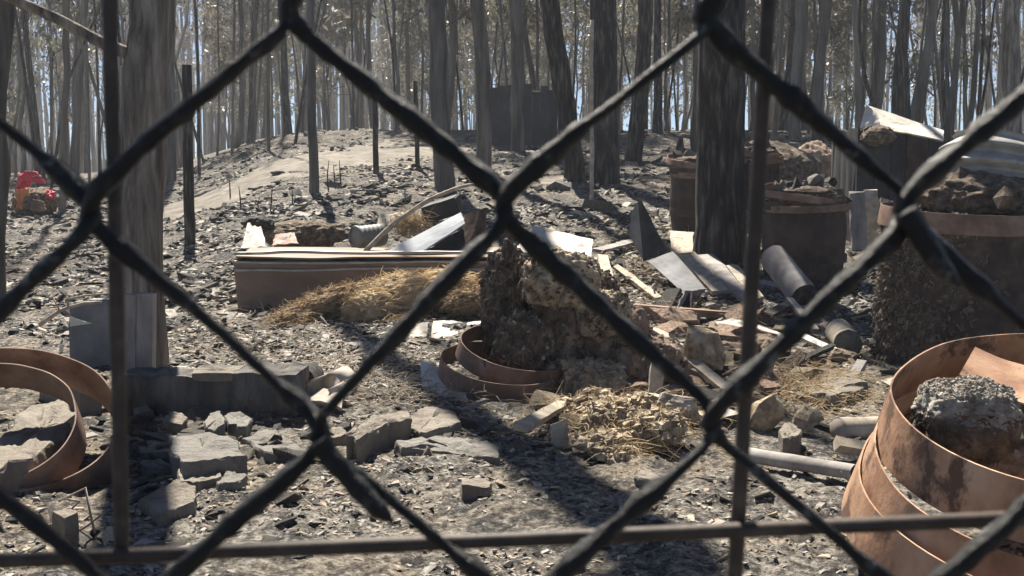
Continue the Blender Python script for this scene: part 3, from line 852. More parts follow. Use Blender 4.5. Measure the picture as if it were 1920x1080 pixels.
# the wood behind: every trunk its own tree
proto = {}
placed = [(P[0], P[1]) for P in [G(*q) for q in [(834, 356), (1080, 341), (1132, 344), (587, 362)]]]
cnt = 0; tries = 0
while cnt < 285 and tries < 9000:
    tries += 1
    u = random.uniform(-.60, .60)
    d = math.sqrt(random.uniform(16 ** 2, 74 ** 2)) if random.random() < .66 else random.uniform(15.5, 38)
    x = u * d
    if d < 27 and -.24 < u < .11: continue          # the track and the clearing stay open
    if d < 27 and u <= -.16: continue
    if 1.0 < x and d < 19: continue
    if any((x - a) ** 2 + (d - b) ** 2 < (.75 if d < 40 else 1.0) for a, b in placed): continue
    placed.append((x, d)); cnt += 1
    t = thing('eucalyptus_tree', 'slender grey eucalyptus among the massed trees behind the clearing', 'tree', (x, d, gz(x, d)), 'massed trees behind the clearing')
    s = random.uniform(.75, 1.25)
    ln = random.choice([.02, .03, .05, .10])
    t.rotation_euler = (random.gauss(0, .03), random.gauss(0, ln), random.uniform(0, 6.28)); 
    w = random.choice([random.uniform(.3, .6), random.uniform(.5, 1.0), random.uniform(.7, 1.3)])
    a = bpy.data.objects.new('trunk', random.choice(TRUNKS)); COL.objects.link(a); a.parent = t; a.scale = (s * w, s * w, s)
    c = bpy.data.objects.new('crown', random.choice(SPARSE) if d < 24 or (u < -.15 and random.random() < (.7 if u < -.24 else .4)) or (u > .3 and random.random() < .3) or random.random() < .12 else CROWNS[random.choice([0, 1, 1, 3, 5, 5, 3, 4, 4] if d > 34 else [0, 1, 2, 5])]); COL.objects.link(c); c.parent = t
    c.scale = (s * 1.05, s * 1.05, s); c.rotation_euler[2] = random.uniform(0, 6.28)

for k in range(46):
    u = random.choice([random.uniform(-.44, -.20), random.uniform(.12, .45), random.uniform(-.2, .12)])
    d = random.uniform(20, 34) if abs(u) > .13 else random.uniform(28, 36)
    x = u * d; g = Vector((x, d, gz(x, d)))
    t = thing('sapling', 'thin bare leaning stem between the trunks of the wood', 'sapling', g, 'thin leaning stems in the wood')
    l = random.uniform(4, 8); a = random.gauss(0, .16)
    pts = [g - Vector((0, 0, .1)), g + Vector((a * l * .25 + random.gauss(0, .06), 0, l * .35)), g + Vector((a * l * .65 + random.gauss(0, .10), random.gauss(0, .2), l * .7)), g + Vector((a * l * 1.1, random.gauss(0, .3), l))]
    limb(t, pts, [.035, .03, .022, .010], 'stem', M[random.choice(['bark_char', 'bark_far', 'bark_grey'])])
# far wood beyond, one mass
parts = []; cent = []
for k in range(640):
    d = random.uniform(76, 128); x = (random.uniform(-.62, .62) if k < 420 else random.uniform(-.5, -.08)) * d; z = gz(x, d)
    h = random.uniform(11, 17)
    parts.append(tube([(x, d, z - .3), (x + random.gauss(0, .2), d, z + h * .5), (x + random.gauss(0, .4), d, z + h)], [.14, .11, .04], 5, cap=False))
    lo = random.choice([1.5, 3, 4.5])
    for q in range(9 if x / d > -.12 else 2):
        f = random.random()
        cent.append((x + random.gauss(0, .9), d + random.gauss(0, .9), z + lo + (h - lo) * f))
tv, tf = join(parts)
lv, lf = leaves_vf(np.array(cent), 11, .45, .42, .075)
V, F = join([(tv, tf), (lv, lf)])
o = put('far_wood', V, F, [M['bark_far'], M['leaf']], smooth=False, mi=np.r_[np.zeros(sum(len(f) for f in tf)), np.ones(len(lv) // 4)], kind='stuff',
    label='far mass of thin eucalyptus trees closing the view', cat='wood')

# burnt shed far in the middle
b0 = G(930, 284); Y = b0.y + 1.0
t = thing('burnt_shed', 'low smoke blackened shed wall beyond the middle trunks', 'shed', (at(990, 280, Y).x, Y, gz(at(990, 280, Y).x, Y)))
xl, xr = at(918, 0, Y).x, at(1062, 0, Y).x; zb = t.location.z - .2; zt = at(990, 166, Y).z
for k in range(9):
    a = xl + (xr - xl) * k / 9; c = xl + (xr - xl) * (k + 1) / 9 - .003
    zz = zt + random.uniform(-.16, .10)
    board('wall_panel', ((a + c) / 2, Y + random.uniform(-.01, .01), zb), ((a + c) / 2, Y, zz), c - a, .03, M['shed'], None, None, up=Vector((0, -1, 0)), parent=t, jit=.02)
for xx in (xl, xr):
    board('side_wall', (xx, Y + .04, (zb + zt) / 2), (xx, Y + 2.0, (zb + zt) / 2), zt - zb, .04, M['shed'], None, None, up=Vector((1, 0, 0)), parent=t, jit=.01)
board('roof', ((xl + xr) / 2 - .1, Y + .06, zt - .08), ((xl + xr) / 2, Y + 2.1, zt + .10), (xr - xl) * .96, .05, M['shed'], None, None, parent=t, jit=.01)

# ================================================================== RIGHT: barrels of burnt soil and fallen hoops
def soil_column(base, r0, r1, h, mat, parent, name, amp=.07, freq=(5, 5, 9), seed=0, n=110, m=90, tilt=(0, 0), dome=.35):
    th = np.linspace(0, 2 * math.pi, n, endpoint=False); zz = np.linspace(0, 1, m)
    TH, ZZ = np.meshgrid(th, zz)
    rad = r0 + (r1 - r0) * ZZ
    q = np.stack([np.cos(TH) * freq[0], np.sin(TH) * freq[1], ZZ * freq[2] * h], 2).reshape(-1, 3)
    rad = rad * (1 + amp * fbm(q + seed, 5, .62).reshape(TH.shape))
    X = base[0] + np.cos(TH) * rad + tilt[0] * ZZ * h; Yy = base[1] + np.sin(TH) * rad + tilt[1] * ZZ * h; Z = base[2] + ZZ * h
    V = np.stack([X, Yy, Z], 2).reshape(-1, 3)
    rings = [V]
    for k in range(1, 9):                              # rough top
        f = 1 - k / 8
        x = base[0] + np.cos(th) * rad[-1] * f + tilt[0] * h; y = base[1] + np.sin(th) * rad[-1] * f + tilt[1] * h
        z = base[2] + h + dome * r1 * (1 - f * f) + .10 * r1 * fbm(np.stack([x * 9, y * 9, np.full(n, seed)], 1), 4, .65)
        rings.append(np.stack([x, y, z], 1))
    V = np.concatenate(rings); R = m + 8
    i = np.arange(R - 1)[:, None] * n; j = np.arange(n)[None, :]; k = (j + 1) % n
    F = np.stack([i + j, i + k, i + n + k, i + n + j], 2).reshape(-1, 4)
    o = put(name, V, F, mat, parent)
    return V, [F]

# standing barrel B (front right)
bB = G(1800, 688); bB.y += .36; bB.x = (1800 - 960) / FPX * bB.y; bB.z = gz(bB.x, bB.y)
tB = thing('burnt_barrel', 'tall barrel of burnt rooty soil with one hoop near its top, right edge', 'barrel', bB)
sB = .385
hB = at(1800, 405, bB.y - .3).z - bB.z + .02
VB, FB = soil_column(bB - Vector((0, 0, .05)), .39, .36, hB, M['soil_deep'], tB, 'body', .085, (6, 6, 9), 3, dome=.15)
# crumbling root mat on the lit left side
pts, nr = surf_pts(VB, FB, 9000)
k = (nr[:, 0] < -.35) & (fbm(pts * 9, 3) > -.15)
pts, nr = pts[k][:1500], nr[k][:1500]
dr = nr * .7 + np.array([0, 0, -.8]) + RNG.normal(0, .5, nr.shape)
V, F = fibres(pts - nr * .006, dr, .035, .0028, .4, .5)
tag(put('root_mat', V, F, M['soil_ash'], tB), kind='stuff')
pts, nr = surf_pts(VB, FB, 4000); k = nr[:, 0] < -.3; pts = pts[k]
V, F = chips_vf(len(pts), RNG.uniform(.012, .04, len(pts)), pts, 1.0, 1.3)
tag(put('soil_crumb', V, F, M['soil'], tB, smooth=False), kind='stuff')
hoop('hoop', M['rust_mid'], None, tB, c=bB + Vector((0, 0, at(1700, 408, bB.y).z - bB.z)), axis=(.03, -.06, 1), r0=.375, r1=.385, h=.095, seed=1.2, wob=.01)
for k in range(16):                                    # charred lumps on top
    a = random.uniform(0, 6.28); r = random.uniform(0, .30)
    V, F = rock(12, .7); s = random.uniform(.03, .085)
    put('charred_lump', V * s @ rotm(random.random(), random.random(), random.random() * 6).T + np.array([bB.x + r * math.cos(a), bB.y + r * math.sin(a), bB.z + hB + .03 + s * .3 + .09 * (1 - r / .3)]), F, random.choice([M['wood_char'], M['stone_dark'], M['soil']]), tB, smooth=False)
V, F = blob((bB.x + .07, bB.y + .02, bB.z + hB + .05), (.24, .22, .12), .35, 2.0, 4, 5)
put('soil_mound', V, F, M['soil'], tB)

# barrel A (dark rusty steel)
def steel_barrel(label, px, py, wpx, hpx, tilt, mats, seed, lumps=10):
    b = G(px, py); r = wpx * m_per_px(b.y) / 2; b.y += r * .8; b.x = (px - 960) / FPX * b.y; b.z = gz(b.x, b.y)
    h = hpx * m_per_px(b.y)
    t = thing('burnt_barrel', label, 'barrel', b)
    n = 48; th = np.linspace(0, 2 * math.pi, n, endpoint=False); zz = np.linspace(0, 1, 26)
    TH, ZZ = np.meshgrid(th, zz)
    R = r * (.86 + .14 * np.sin(ZZ * math.pi * .85 + .35)) * (1 + .03 * fbm(np.stack([np.cos(TH) * 2, np.sin(TH) * 2, ZZ * 3 + seed], 2).reshape(-1, 3), 3).reshape(TH.shape))
    top = h * (1 + .05 * fbm(np.stack([np.cos(TH) * 4, np.sin(TH) * 4, TH * 0 + seed], 2).reshape(-1, 3), 4, .7).reshape(TH.shape))
    V = np.stack([b.x + np.cos(TH) * R + tilt * ZZ * h, b.y + np.sin(TH) * R, b.z - .04 + ZZ * top], 2).reshape(-1, 3)
    Vi = V.copy(); cx = np.array([b.x, b.y]); 
    Vi[:, :2] = (Vi[:, :2] - cx) * .965 + cx
    i = np.arange(25)[:, None] * n; j = np.arange(n)[None, :]; k = (j + 1) % n
    F = np.stack([i + j, i + k, i + n + k, i + n + j], 2).reshape(-1, 4); o = len(V)
    e = np.arange(n); e2 = (e + 1) % n; tp = 25 * n
    rim = np.stack([tp + e, tp + e2, o + tp + e2, o + tp + e], 1)
    put('body', np.concatenate([V, Vi]), np.concatenate([F, F[:, ::-1] + o, rim]), mats, t)
    for f in (.22, .78):
        hoop('hoop', mats, None, t, c=b + Vector((tilt * f * h, 0, f * h)), axis=(tilt * .6, -.05, 1), r0=r * 1.0, r1=r * 1.005, h=.06, wob=.02, seed=seed + f)
    for f, dx in ((.90, -.02), (.80, .015)):
        hoop('hoop', M['rust_mid'], None, t, c=b + Vector((tilt * f * h + dx, -.01, f * h)), axis=(tilt + .08 * (1 if dx < 0 else -1), -.14, 1), r0=r * 1.03, r1=r * 1.05, h=.05, wob=.03, seed=seed * 3 + f)
    V, F = blob((b.x + tilt * h, b.y, b.z + h * .84), (r * .88, r * .88, h * .15), .25, 2.2, seed, 5)
    put('soil', V, F, M['soil'], t)
    for k in range(lumps):
        a = random.uniform(0, 6.28); q = random.uniform(0, r * .8)
        V, F = rock(11, .6); s = random.uniform(.03, .075)
        put('charred_lump', V * s @ rotm(random.random(), random.random(), random.random() * 6).T + np.array([b.x + tilt * h + q * math.cos(a), b.y + q * math.sin(a), b.z + h * .98 + random.uniform(-.02, .05)]), F, random.choice([M['wood_char'], M['stone_dark'], M['stone']]), t, smooth=False)
    return t, b, r, h
steel_barrel('dark rusty barrel standing right of the thickest trunk, rubble in its top', 1506, 536, 158, 170, .02, M['rust_dark'], 2.0, 16)
steel_barrel('rusty barrel half hidden behind the left side of the thickest trunk', 1318, 440, 128, 138, -.01, M['rust_dark'], 4.0, 8)
steel_barrel('small dark barrel behind the tall right hand steel rod', 1424, 392, 74, 108, .0, M['rust_dark'], 6.0, 6)
# loose staves between the barrels
for k, (x0, y0, x1, y1_, w, m) in enumerate([(1612, 470, 1606, 362, 30, 'wood_grey'), (1640, 462, 1632, 356, 26, 'wood_pale'), (1664, 480, 1662, 372, 24, 'wood_pale'), (1590, 450, 1596, 372, 18, 'wood_grey')]):
    b = G(x0, y0 + 26); Y = b.y
    board('barrel_stave', at(x0, y0, Y), at(x1, y1_, Y + .12), w * m_per_px(Y), .022, M[m], ['grey scorched stave leaning right of the dark rusty barrel', 'pale bleached stave in the middle of the leaning staves', 'pale stave nearest the tall rooty barrel', 'narrow grey stave touching the dark rusty barrel'][k], 'stave', up=Vector((0, -1, .2)), jit=.10)

# brown soil mound, dark hut with white ridge sheet, corrugated iron behind
c = G(1535, 345); V, F = blob((c.x, c.y + .2, c.z + .14), (.30, .30, .34), .28, 1.6, 8, 5)
put('soil_mound', V, F, M['soil_brown'], label='brown rounded soil lump behind the dark rusty barrel', cat='soil heap')
c = G(1470, 350); V, F = blob((c.x, c.y + .9, c.z + .10), (.55, .4, .34), .3, 1.6, 12, 5)
put('soil_mound', V, F, M['soil'], label='crumbly grey soil heap left of the brown rounded lump', cat='soil heap')
Yh = 10.2
t = thing('burnt_hut', 'dark burnt box hut carrying the white ridge sheet', 'hut', (at(1692, 300, Yh).x, Yh, gz(at(1692, 300, Yh).x, Yh)))
hp = [(1608, 246), (1640, 232), (1672, 240), (1700, 252), (1740, 263), (1776, 268)]
for k in range(5):
    (xa, ya), (xb, yb) = hp[k], hp[k + 1]
    a, b_ = at(xa, ya, Yh), at(xb - 1, yb, Yh)
    lo = t.location.z - .1
    V, F = patch_vf([(a.x, Yh, lo), (b_.x, Yh + .01, lo), (b_.x, Yh + .01, b_.z), (a.x, Yh, a.z)], 6, 6, .012, 0, .04, .03, k)
    put('wall_panel', V, F, M['rust_dark'] if k == 3 else M['shed'], t, smooth=False)
a, b_ = at(1612, 240, Yh), at(1776, 268, Yh)
for q in (a, b_):
    board('side_wall', (q.x, Yh + .03, (lo + q.z) / 2), (q.x, Yh + .8, (lo + q.z) / 2), q.z - lo, .04, M['shed'], None, None, up=Vector((1, 0, 0)), parent=t)
V, F = blob((at(1640, 250, Yh).x, Yh - .12, at(1640, 256, Yh).z), (.13, .10, .08), .4, 2.2, 31, 4)
put('soil_heap', V, F, M['soil'], t)
sheet('ridge_sheet', [at(1640, 238, Yh - .05), at(1770, 264, Yh - .05), at(1768, 246, Yh + .25), at(1622, 198, Yh + .25)], M['sheet_white'], 'long white ridge sheet lying on top of the dark burnt hut', 'roof sheet', wob=.012, ragged=.05, seed=3, thick=.012, nu=24)
sheet('gable_piece', [at(1613, 240, Yh - .07), at(1650, 233, Yh - .07), at(1645, 214, Yh + .02), at(1624, 196, Yh + .05)], M['sheet_white'], 'small white triangular gable piece at the left end of the ridge sheet', 'roof sheet', wob=.03, ragged=.10, seed=5, thick=.010)
# corrugated iron arch
Yc = 8.6; cc = at(1925, 330, Yc); cc.z = gz(cc.x, Yc + .5)
nz, na = 120, 40
zt = at(1880, 236, Yc).z - cc.z
Z = np.linspace(0, zt, nz); A = np.radians(np.linspace(175, 365, na))
ZZ, AA = np.meshgrid(Z, A, indexing='ij')
R = .46 + .036 * np.sin(ZZ / zt * 2 * math.pi * 8) - .10 * np.clip((ZZ / zt - .75) / .25, 0, 1) ** 2
sag = .05 * np.sin(AA * 2) * ZZ / zt
X = cc.x + np.cos(AA) * R; Y_ = Yc + .5 + np.sin(AA) * R
V = np.stack([X, Y_, cc.z + ZZ - .05 + sag], 2).reshape(-1, 3)
Vi = np.stack([cc.x + np.cos(AA) * (R - .006), Yc + .5 + np.sin(AA) * (R - .006), cc.z + ZZ - .05 + sag], 2).reshape(-1, 3)
i = np.arange(nz - 1)[:, None] * na; j = np.arange(na - 1)[None, :]
F = np.stack([i + j, i + j + 1, i + na + j + 1, i + na + j], 2).reshape(-1, 4)
put('corrugated_tank', np.concatenate([V, Vi]), [F, F[:, ::-1] + len(V)] if False else np.concatenate([F, F[:, ::-1] + len(V)]), M['galv'], label='round corrugated iron tank shell at the right edge behind the tall barrel', cat='water tank')

# ------------------------------------------------------------------ fallen hoops, right foreground
def tilt_axis(tx, ty): return Vector((tx, ty, 1)).normalized()
c0 = at(1992, 760, 2.62)
# labels tell the four by their place in the stack
hoop('barrel_hoop', M['rust'], 'topmost wide rusty hoop of the stack at lower right', c=at(1992, 800, 2.60), axis=tilt_axis(-.06, -.30), r0=.372, r1=.402, h=.125, seed=.4, wob=.014, thick=.004)
hoop('barrel_hoop', M['rust'], 'second rusty hoop below the topmost one of the lower right stack', c=at(1985, 905, 2.58), axis=tilt_axis(-.02, -.34), r0=.400, r1=.428, h=.115, seed=1.6, wob=.016)
hoop('barrel_hoop', M['rust'], 'lowest rusty hoop of the lower right stack, reaching furthest left', c=at(1975, 985, 2.56), axis=tilt_axis(.05, -.30), r0=.425, r1=.446, h=.115, seed=2.9, wob=.018)
sheet('broken_hoop', [at(1798, 704, 2.74), at(2010, 778, 2.60), at(2020, 700, 2.80), at(1828, 652, 2.90)], M['rust'], 'broken length of rusty hoop lying inside the topmost right hoop', 'barrel hoop', wob=.006, bend=-.05, thick=.005, nu=24, seed=4)
V, F = blob(at(1812, 790, 2.60), (.112, .108, .095), .20, 2.6, 9, 6, square=.25)
top = V[:, 2] > np.quantile(V[:, 2], .55)
tr = thing('root_ball', 'round clod of soil with white ash on top inside the right hoops', 'soil clod', at(1812, 880, 2.6))
tri = F[0]; fn = np.cross(V[tri[:, 1]] - V[tri[:, 0]], V[tri[:, 2]] - V[tri[:, 0]]); fn /= np.linalg.norm(fn, axis=1)[:, None]
fc = V[tri].mean(1)
put('clod', V, F, [M['soil'], M['soil_ash']], tr, mi=((fc[:, 2] - V[:, 2].min()) / np.ptp(V[:, 2]) + .16 * fbm(fc * 30, 3) + .12 * fn[:, 2] > .64).astype(int))
pts, nr = surf_pts(V, F, 9000); k = (nr[:, 2] > .35) & (pts[:, 2] > np.quantile(V[:, 2], .82))
Vf, Ff = chips_vf(k.sum(), RNG.uniform(.004, .012, k.sum()), pts[k], .8, 1.2)
tag(put('ash_or_lit_crust', Vf, Ff, M['soil_ash'], tr, smooth=False), kind='stuff')
k2 = nr[:, 2] <= .35; p2, n2 = pts[k2][:500], nr[k2][:500]
Vf, Ff = fibres(p2 - n2 * .002, n2 * .6 + RNG.normal(0, .5, n2.shape) + np.array([0, 0, -.4]), .022, .0011, .3, .5)
tag(put('root_hair', Vf, Ff, M['soil'], tr), kind='stuff')
V, F = blob(at(1925, 850, 2.75), (.17, .15, .10), .3, 2.5, 19, 5); V[:, 2] = np.maximum(V[:, 2], -.05)
put('soil_heap', V, F, M['soil_ash'], label='ashy soil filling the bottom of the right hoops', cat='soil heap')

# ------------------------------------------------------------------ left hoops
cL = at(8, 800, 3.46)
hoop('barrel_hoop', M['rust_mid'], 'innermost hoop of the tilted pair at lower left', c=cL + Vector((-.05, -.03, -.02)), axis=tilt_axis(.16, -.66), r0=.262, r1=.280, h=.12, seed=.9, wob=.02)
hoop('barrel_hoop', M['rust_mid'], 'outer hoop of the tilted pair at lower left', c=cL + Vector((.0, .05, -.03)), axis=tilt_axis(.26, -.60), r0=.305, r1=.325, h=.15, seed=2.2, wob=.02)
hoop('barrel_hoop', M['rust_mid'], 'hoop peeking in at the bottom left corner', c=at(10, 1120, 2.5) , axis=tilt_axis(.0, -.1), r0=.10, r1=.105, h=.05, seed=2.6, wob=.02)

# ------------------------------------------------------------------ centre: stump of soil with two hoops
cC = G(965, 700); Yc0 = G(965, 744).y + .24
tC = thing('root_stump', 'crumbling dark soil stump standing in the two centre hoops', 'soil clod', (at(1030, 680, Yc0).x, Yc0, 0))
def lump(px, py, Y, wpx, hpx, mat, amp=.28, freq=2.0, seed=0, name='clod', sq=.35, dep=None, stretch=(1, 1, .45), sub=6):
    s = m_per_px(Y)
    V, F = blob(at(px, py, Y), (wpx * s / 2 * 1.08, (dep or wpx) * s / 2, hpx * s / 2 * 1.05), .34, freq, seed, sub, square=.22, stretch=(1.2, 1.2, .7))
    put(name, V, F, mat, tC)
    return V, F
col = [lump(948, 580, Yc0 + .12, 74, 215, M['soil'], .25, 2.2, 1), lump(982, 648, Yc0 - .04, 96, 116, M['soil'], .25, 2.2, 2),
       lump(1046, 545, Yc0 + .16, 112, 120, M['soil_brown'], .30, 1.8, 3), lump(1062, 640, Yc0 + .12, 120, 150, M['soil_brown'], .30, 1.8, 8), lump(1150, 655, Yc0 + .12, 130, 150, M['soil_brown'], .32, 1.8, 4),
       lump(1212, 690, Yc0 + .0, 130, 105, M['soil_brown'], .3, 2.0, 5), lump(1110, 560, Yc0 + .26, 90, 100, M['soil'], .3, 2, 6), lump(1050, 524, Yc0 - .02, 120, 96, M['soil_tan'], .3, 2, 7), lump(1128, 590, Yc0 - .02, 90, 80, M['soil_tan'], .3, 2, 9)]
fs = []
for V, F in col:
    pts, nr = surf_pts(V, F, 210); k = (nr[:, 2] > .1); pts, nr = pts[k], nr[k]
    fs.append(fibres(pts - nr * .004, nr * .5 + np.array([0, 0, -1.0]) + RNG.normal(0, .4, nr.shape), .06, .0022, .5, .35))
V, F = join(fs)
tag(put('hanging_root', V, F, M['soil_ash'], tC), kind='stuff')
for mk, nm, lo in (('soil_ash', 420, .15), ('soil_tan', 620, .0), ('soil', 1300, -1)):
    cs = []
    for V, F in col:
        pts, nr = surf_pts(V, F, nm); k = (nr[:, 2] > RNG.uniform(lo, lo + .9, len(nr))) & (fbm(pts * 11 + nm, 3) > -.05); pts = pts[k]
        cs.append(chips_vf(len(pts), .004 + .030 * RNG.random(len(pts)) ** 3, pts, .9, 1.5))
    V, F = join(cs); tag(put('crumb', V, F, M[mk], tC, smooth=False), kind='stuff')
hoop('barrel_hoop', M['rust_mid'], 'upper small hoop round the foot of the centre soil stump', c=at(966, 666, Yc0 - .06), axis=tilt_axis(.20, -.24), r0=.242, r1=.250, h=.078, seed=1.0, wob=.012)
hoop('barrel_hoop', M['rust_mid'], 'lower small hoop lying under the upper one at the centre', c=at(936, 698, Yc0 - .13), axis=tilt_axis(.14, -.20), r0=.245, r1=.252, h=.085, seed=2.0, wob=.012)

# fibrous tan debris pile right of the stump
tD = thing('fibre_heap', 'tan heap of crumbled roots and fibre right of the centre hoops', 'debris heap', G(1160, 800))
pile = []
for k, (px, py, w, h_, m) in enumerate([(1110, 700, 150, 90, 'soil_tan'), (1180, 770, 180, 110, 'soil_tan'), (1100, 760, 120, 70, 'soil'), (1230, 800, 130, 90, 'soil_tan'), (1150, 835, 150, 50, 'soil_tan'), (1050, 690, 60, 70, 'soil')]):
    g = G(px, py + h_ / 2); s = m_per_px(g.y)
    V, F = chunk((g.x, g.y + w * s * .3, g.z + h_ * s * .22), (w * s / 2, w * s / 2, h_ * s * .5), 40 + k, 22, .08)
    put('clod', V, F, M[m], tD); pile.append((V, F))
fs = []
for V, F in pile:
    pts, nr = surf_pts(V, F, 450); k = nr[:, 2] > -.1; pts, nr = pts[k], nr[k]
    fs.append(fibres(pts, nr * .5 + RNG.normal(0, .8, nr.shape), .045, .0017, .3, .5))
V, F = join(fs); tag(put('loose_fibre', V, F, M['straw'], tD), kind='stuff')
cs = []
for V, F in pile:
    pts, nr = surf_pts(V, F, 900); k = nr[:, 2] > 0; pts = pts[k]
    cs.append(chips_vf(len(pts), RNG.uniform(.008, .045, len(pts)), pts, .8, 1.8))
V, F = join(cs); tag(put('crumb', V, F, M['soil_tan'], tD, smooth=False), kind='stuff')

# separate tan clods at right
for k, (px, py, w, h_, m, lb) in enumerate([
    (1312, 655, 95, 100, 'soil_tan', 'tan crumbly clod under the rusty beam right of centre'),
    (1275, 768, 92, 56, 'soil_ash', 'white topped clod at the right end of the fibre heap'),
    (1514, 790, 66, 62, 'soil_tan', 'tan triangular clod left of the pale pipe'),
    (1445, 690, 60, 70, 'soil_tan', 'yellowish clod just right of the tall steel rod'),
    (1495, 680, 70, 56, 'soil', 'grey hollow clod right of the yellowish clod'),
    (1440, 770, 90, 90, 'soil_tan', 'broad low clod left of the square block on the right')]):
    g = G(px, py + h_ * .45); s = m_per_px(g.y)
    V, F = chunk((g.x, g.y + w * s * .35, g.z + h_ * s * .34), (w * s / 2, w * s / 2, h_ * s * .58), 60 + k, 16, .07)
    put('soil_clod', V, F, M[m], label=lb, cat='soil clod')
# straw round the right clods
def straw(name, regions, n, mat, L, r, label, up=.25):
    st = []
    for px, py, w, h_ in regions:
        for _ in range(n):
            q = H(px + random.gauss(0, w / 2), py + random.gauss(0, h_ / 2), .02)
            q.z = gz(q.x, q.y) + random.uniform(.0, .05); st.append(q[:])
    st = np.array(st); d = RNG.normal(0, 1, st.shape); d[:, 2] = np.abs(d[:, 2]) * up
    V, F = fibres(st, d, L, r, .15, .3)
    return tag(put(name, V, F, mat, kind='stuff'), label, 'straw')
ashp = lambda x, y: np.exp(-((x + .95) / .55) ** 2 - ((y - 5.6) / .9) ** 2) > RNG.random(len(x))
cover('white_ash', 42000, M['soil_ash'], .008, .04, 4.0, 8.0, 'thick white ash and flakes drifted left of the centre hoops', ashp, squash=.4, umax=.3)
straw('dry_straw', [(1560, 730, 90, 30), (1500, 720, 120, 60), (1130, 700, 140, 60), (1200, 800, 150, 60), (1210, 535, 110, 60), (1230, 560, 90, 50), (1130, 770, 160, 70)], 520, M['straw'], .10, .0016, 'dry straw and roots scattered among the clods right of centre')
straw('ash_straw', [(700, 690, 160, 50), (560, 650, 160, 60), (420, 640, 120, 60), (780, 740, 140, 30), (100, 500, 80, 40), (1600, 520, 60, 60)], 300, M['twig'], .09, .002, 'grey burnt stalks lying in the ash left of centre')

# ------------------------------------------------------------------ the long steel tray and what lies on it
gA, gB = G(446, 582), G(935, 582)
Yt = gA.y; s = m_per_px(Yt)
xa, xb = at(444, 520, Yt).x, at(935, 520, Yt).x
z0 = min(gA.z, gB.z) - .03; z1 = at(600, 478, Yt).z
tT = thing('steel_tray', 'long brown rust stained steel tray with rolled rims in mid ground', 'tray', ((xa + xb) / 2, Yt, z0))
dep = .42
board('front_panel', (xa, Yt, (z0 + z1) / 2 - .02), (xb, Yt - .02, (z0 + z1) / 2 - .02), z1 - z0 - .04, .012, M['tray'], None, None, up=Vector((0, -1, 0)), parent=tT, n=24, jit=.03)
board('back_panel', (xa, Yt + dep, (z0 + z1) / 2), (xb, Yt + dep - .02, (z0 + z1) / 2), z1 - z0, .012, M['tray'], None, None, up=Vector((0, -1, 0)), parent=tT, n=12, jit=.006)
for xx in (xa + .008, xb - .008):
    board('end_panel', (xx, Yt + .01, (z0 + z1) / 2), (xx, Yt + dep - .02, (z0 + z1) / 2), z1 - z0 - .02, .012, M['tray'], None, None, up=Vector((1, 0, 0)), parent=tT, jit=.006)
V, F = patch_vf([(xa, Yt - .02, z1 - .012), (xb, Yt - .03, z1 - .012), (xb, Yt + dep, z1 + .012), (xa, Yt + dep, z1 + .012)], 30, 6, .010, 0, .01, 0, 3)
put('lid', V, F, M['tray'], tT, smooth=False)
for yy in (474, 491, 505):
    zz = at(600, yy, Yt - .02).z
    n = 40; xs = np.linspace(xa - .01, xb, n)
    P = np.c_[xs, np.full(n, Yt - .022) - .02 * (np.arange(n) / n), zz + .011 * fbm(np.c_[xs * 2.2, xs * 0 + yy, xs * 0], 3)]
    V, F = tube(P, .011 if yy < 480 else .008, 8)
    put('rolled_rim', V, F, M['galv'], tT)  # paler than the panels: ashy steel, with highlight lines put into the colour

# things on the tray
sheet('enamel_sheet', [at(722, 474, Yt + .10), at(790, 474, Yt + .05), at(872, 420, Yt + .30), at(864, 400, Yt + .45)], M['sheet_blue'], 'bluish white flat sheet leaning up across the tray', 'metal sheet', wob=.01, thick=.012, seed=4, bend=.01)
sheet('rust_panel', [at(864, 478, Yt + .28), at(912, 474, Yt + .20), at(910, 392, Yt + .32), at(872, 404, Yt + .46)], M['rust_dark'], 'dark brown panel standing at the right end of the bluish sheet', 'metal panel', wob=.02, thick=.015, seed=6, ragged=.03)
sheet('dark_panel', [at(800, 470, Yt + .18), at(872, 474, Yt + .18), at(870, 430, Yt + .36), at(800, 462, Yt + .30)], M['sheet_dark'], 'black sooty plate under the bluish sheet', 'metal panel', wob=.02, thick=.01, seed=16)
tb = thing('black_box', 'open black box with square top behind the bluish sheet', 'box', at(825, 430, Yt + .6))
Y0 = Yt + .55
for q4 in ([(792, 424, 0), (858, 402, 0), (852, 372, 0), (790, 392, 0)], [(858, 402, 0), (866, 392, .2), (860, 364, .2), (852, 372, 0)], [(790, 392, 0), (852, 372, 0), (860, 364, .2), (798, 384, .2)]):
    V, F = patch_vf([at(a, b, Y0 + c) for a, b, c in q4], 6, 5, .01, 0, .012, 0, 2)
    put('side', V, F, M['sheet_dark'], tb, smooth=False)
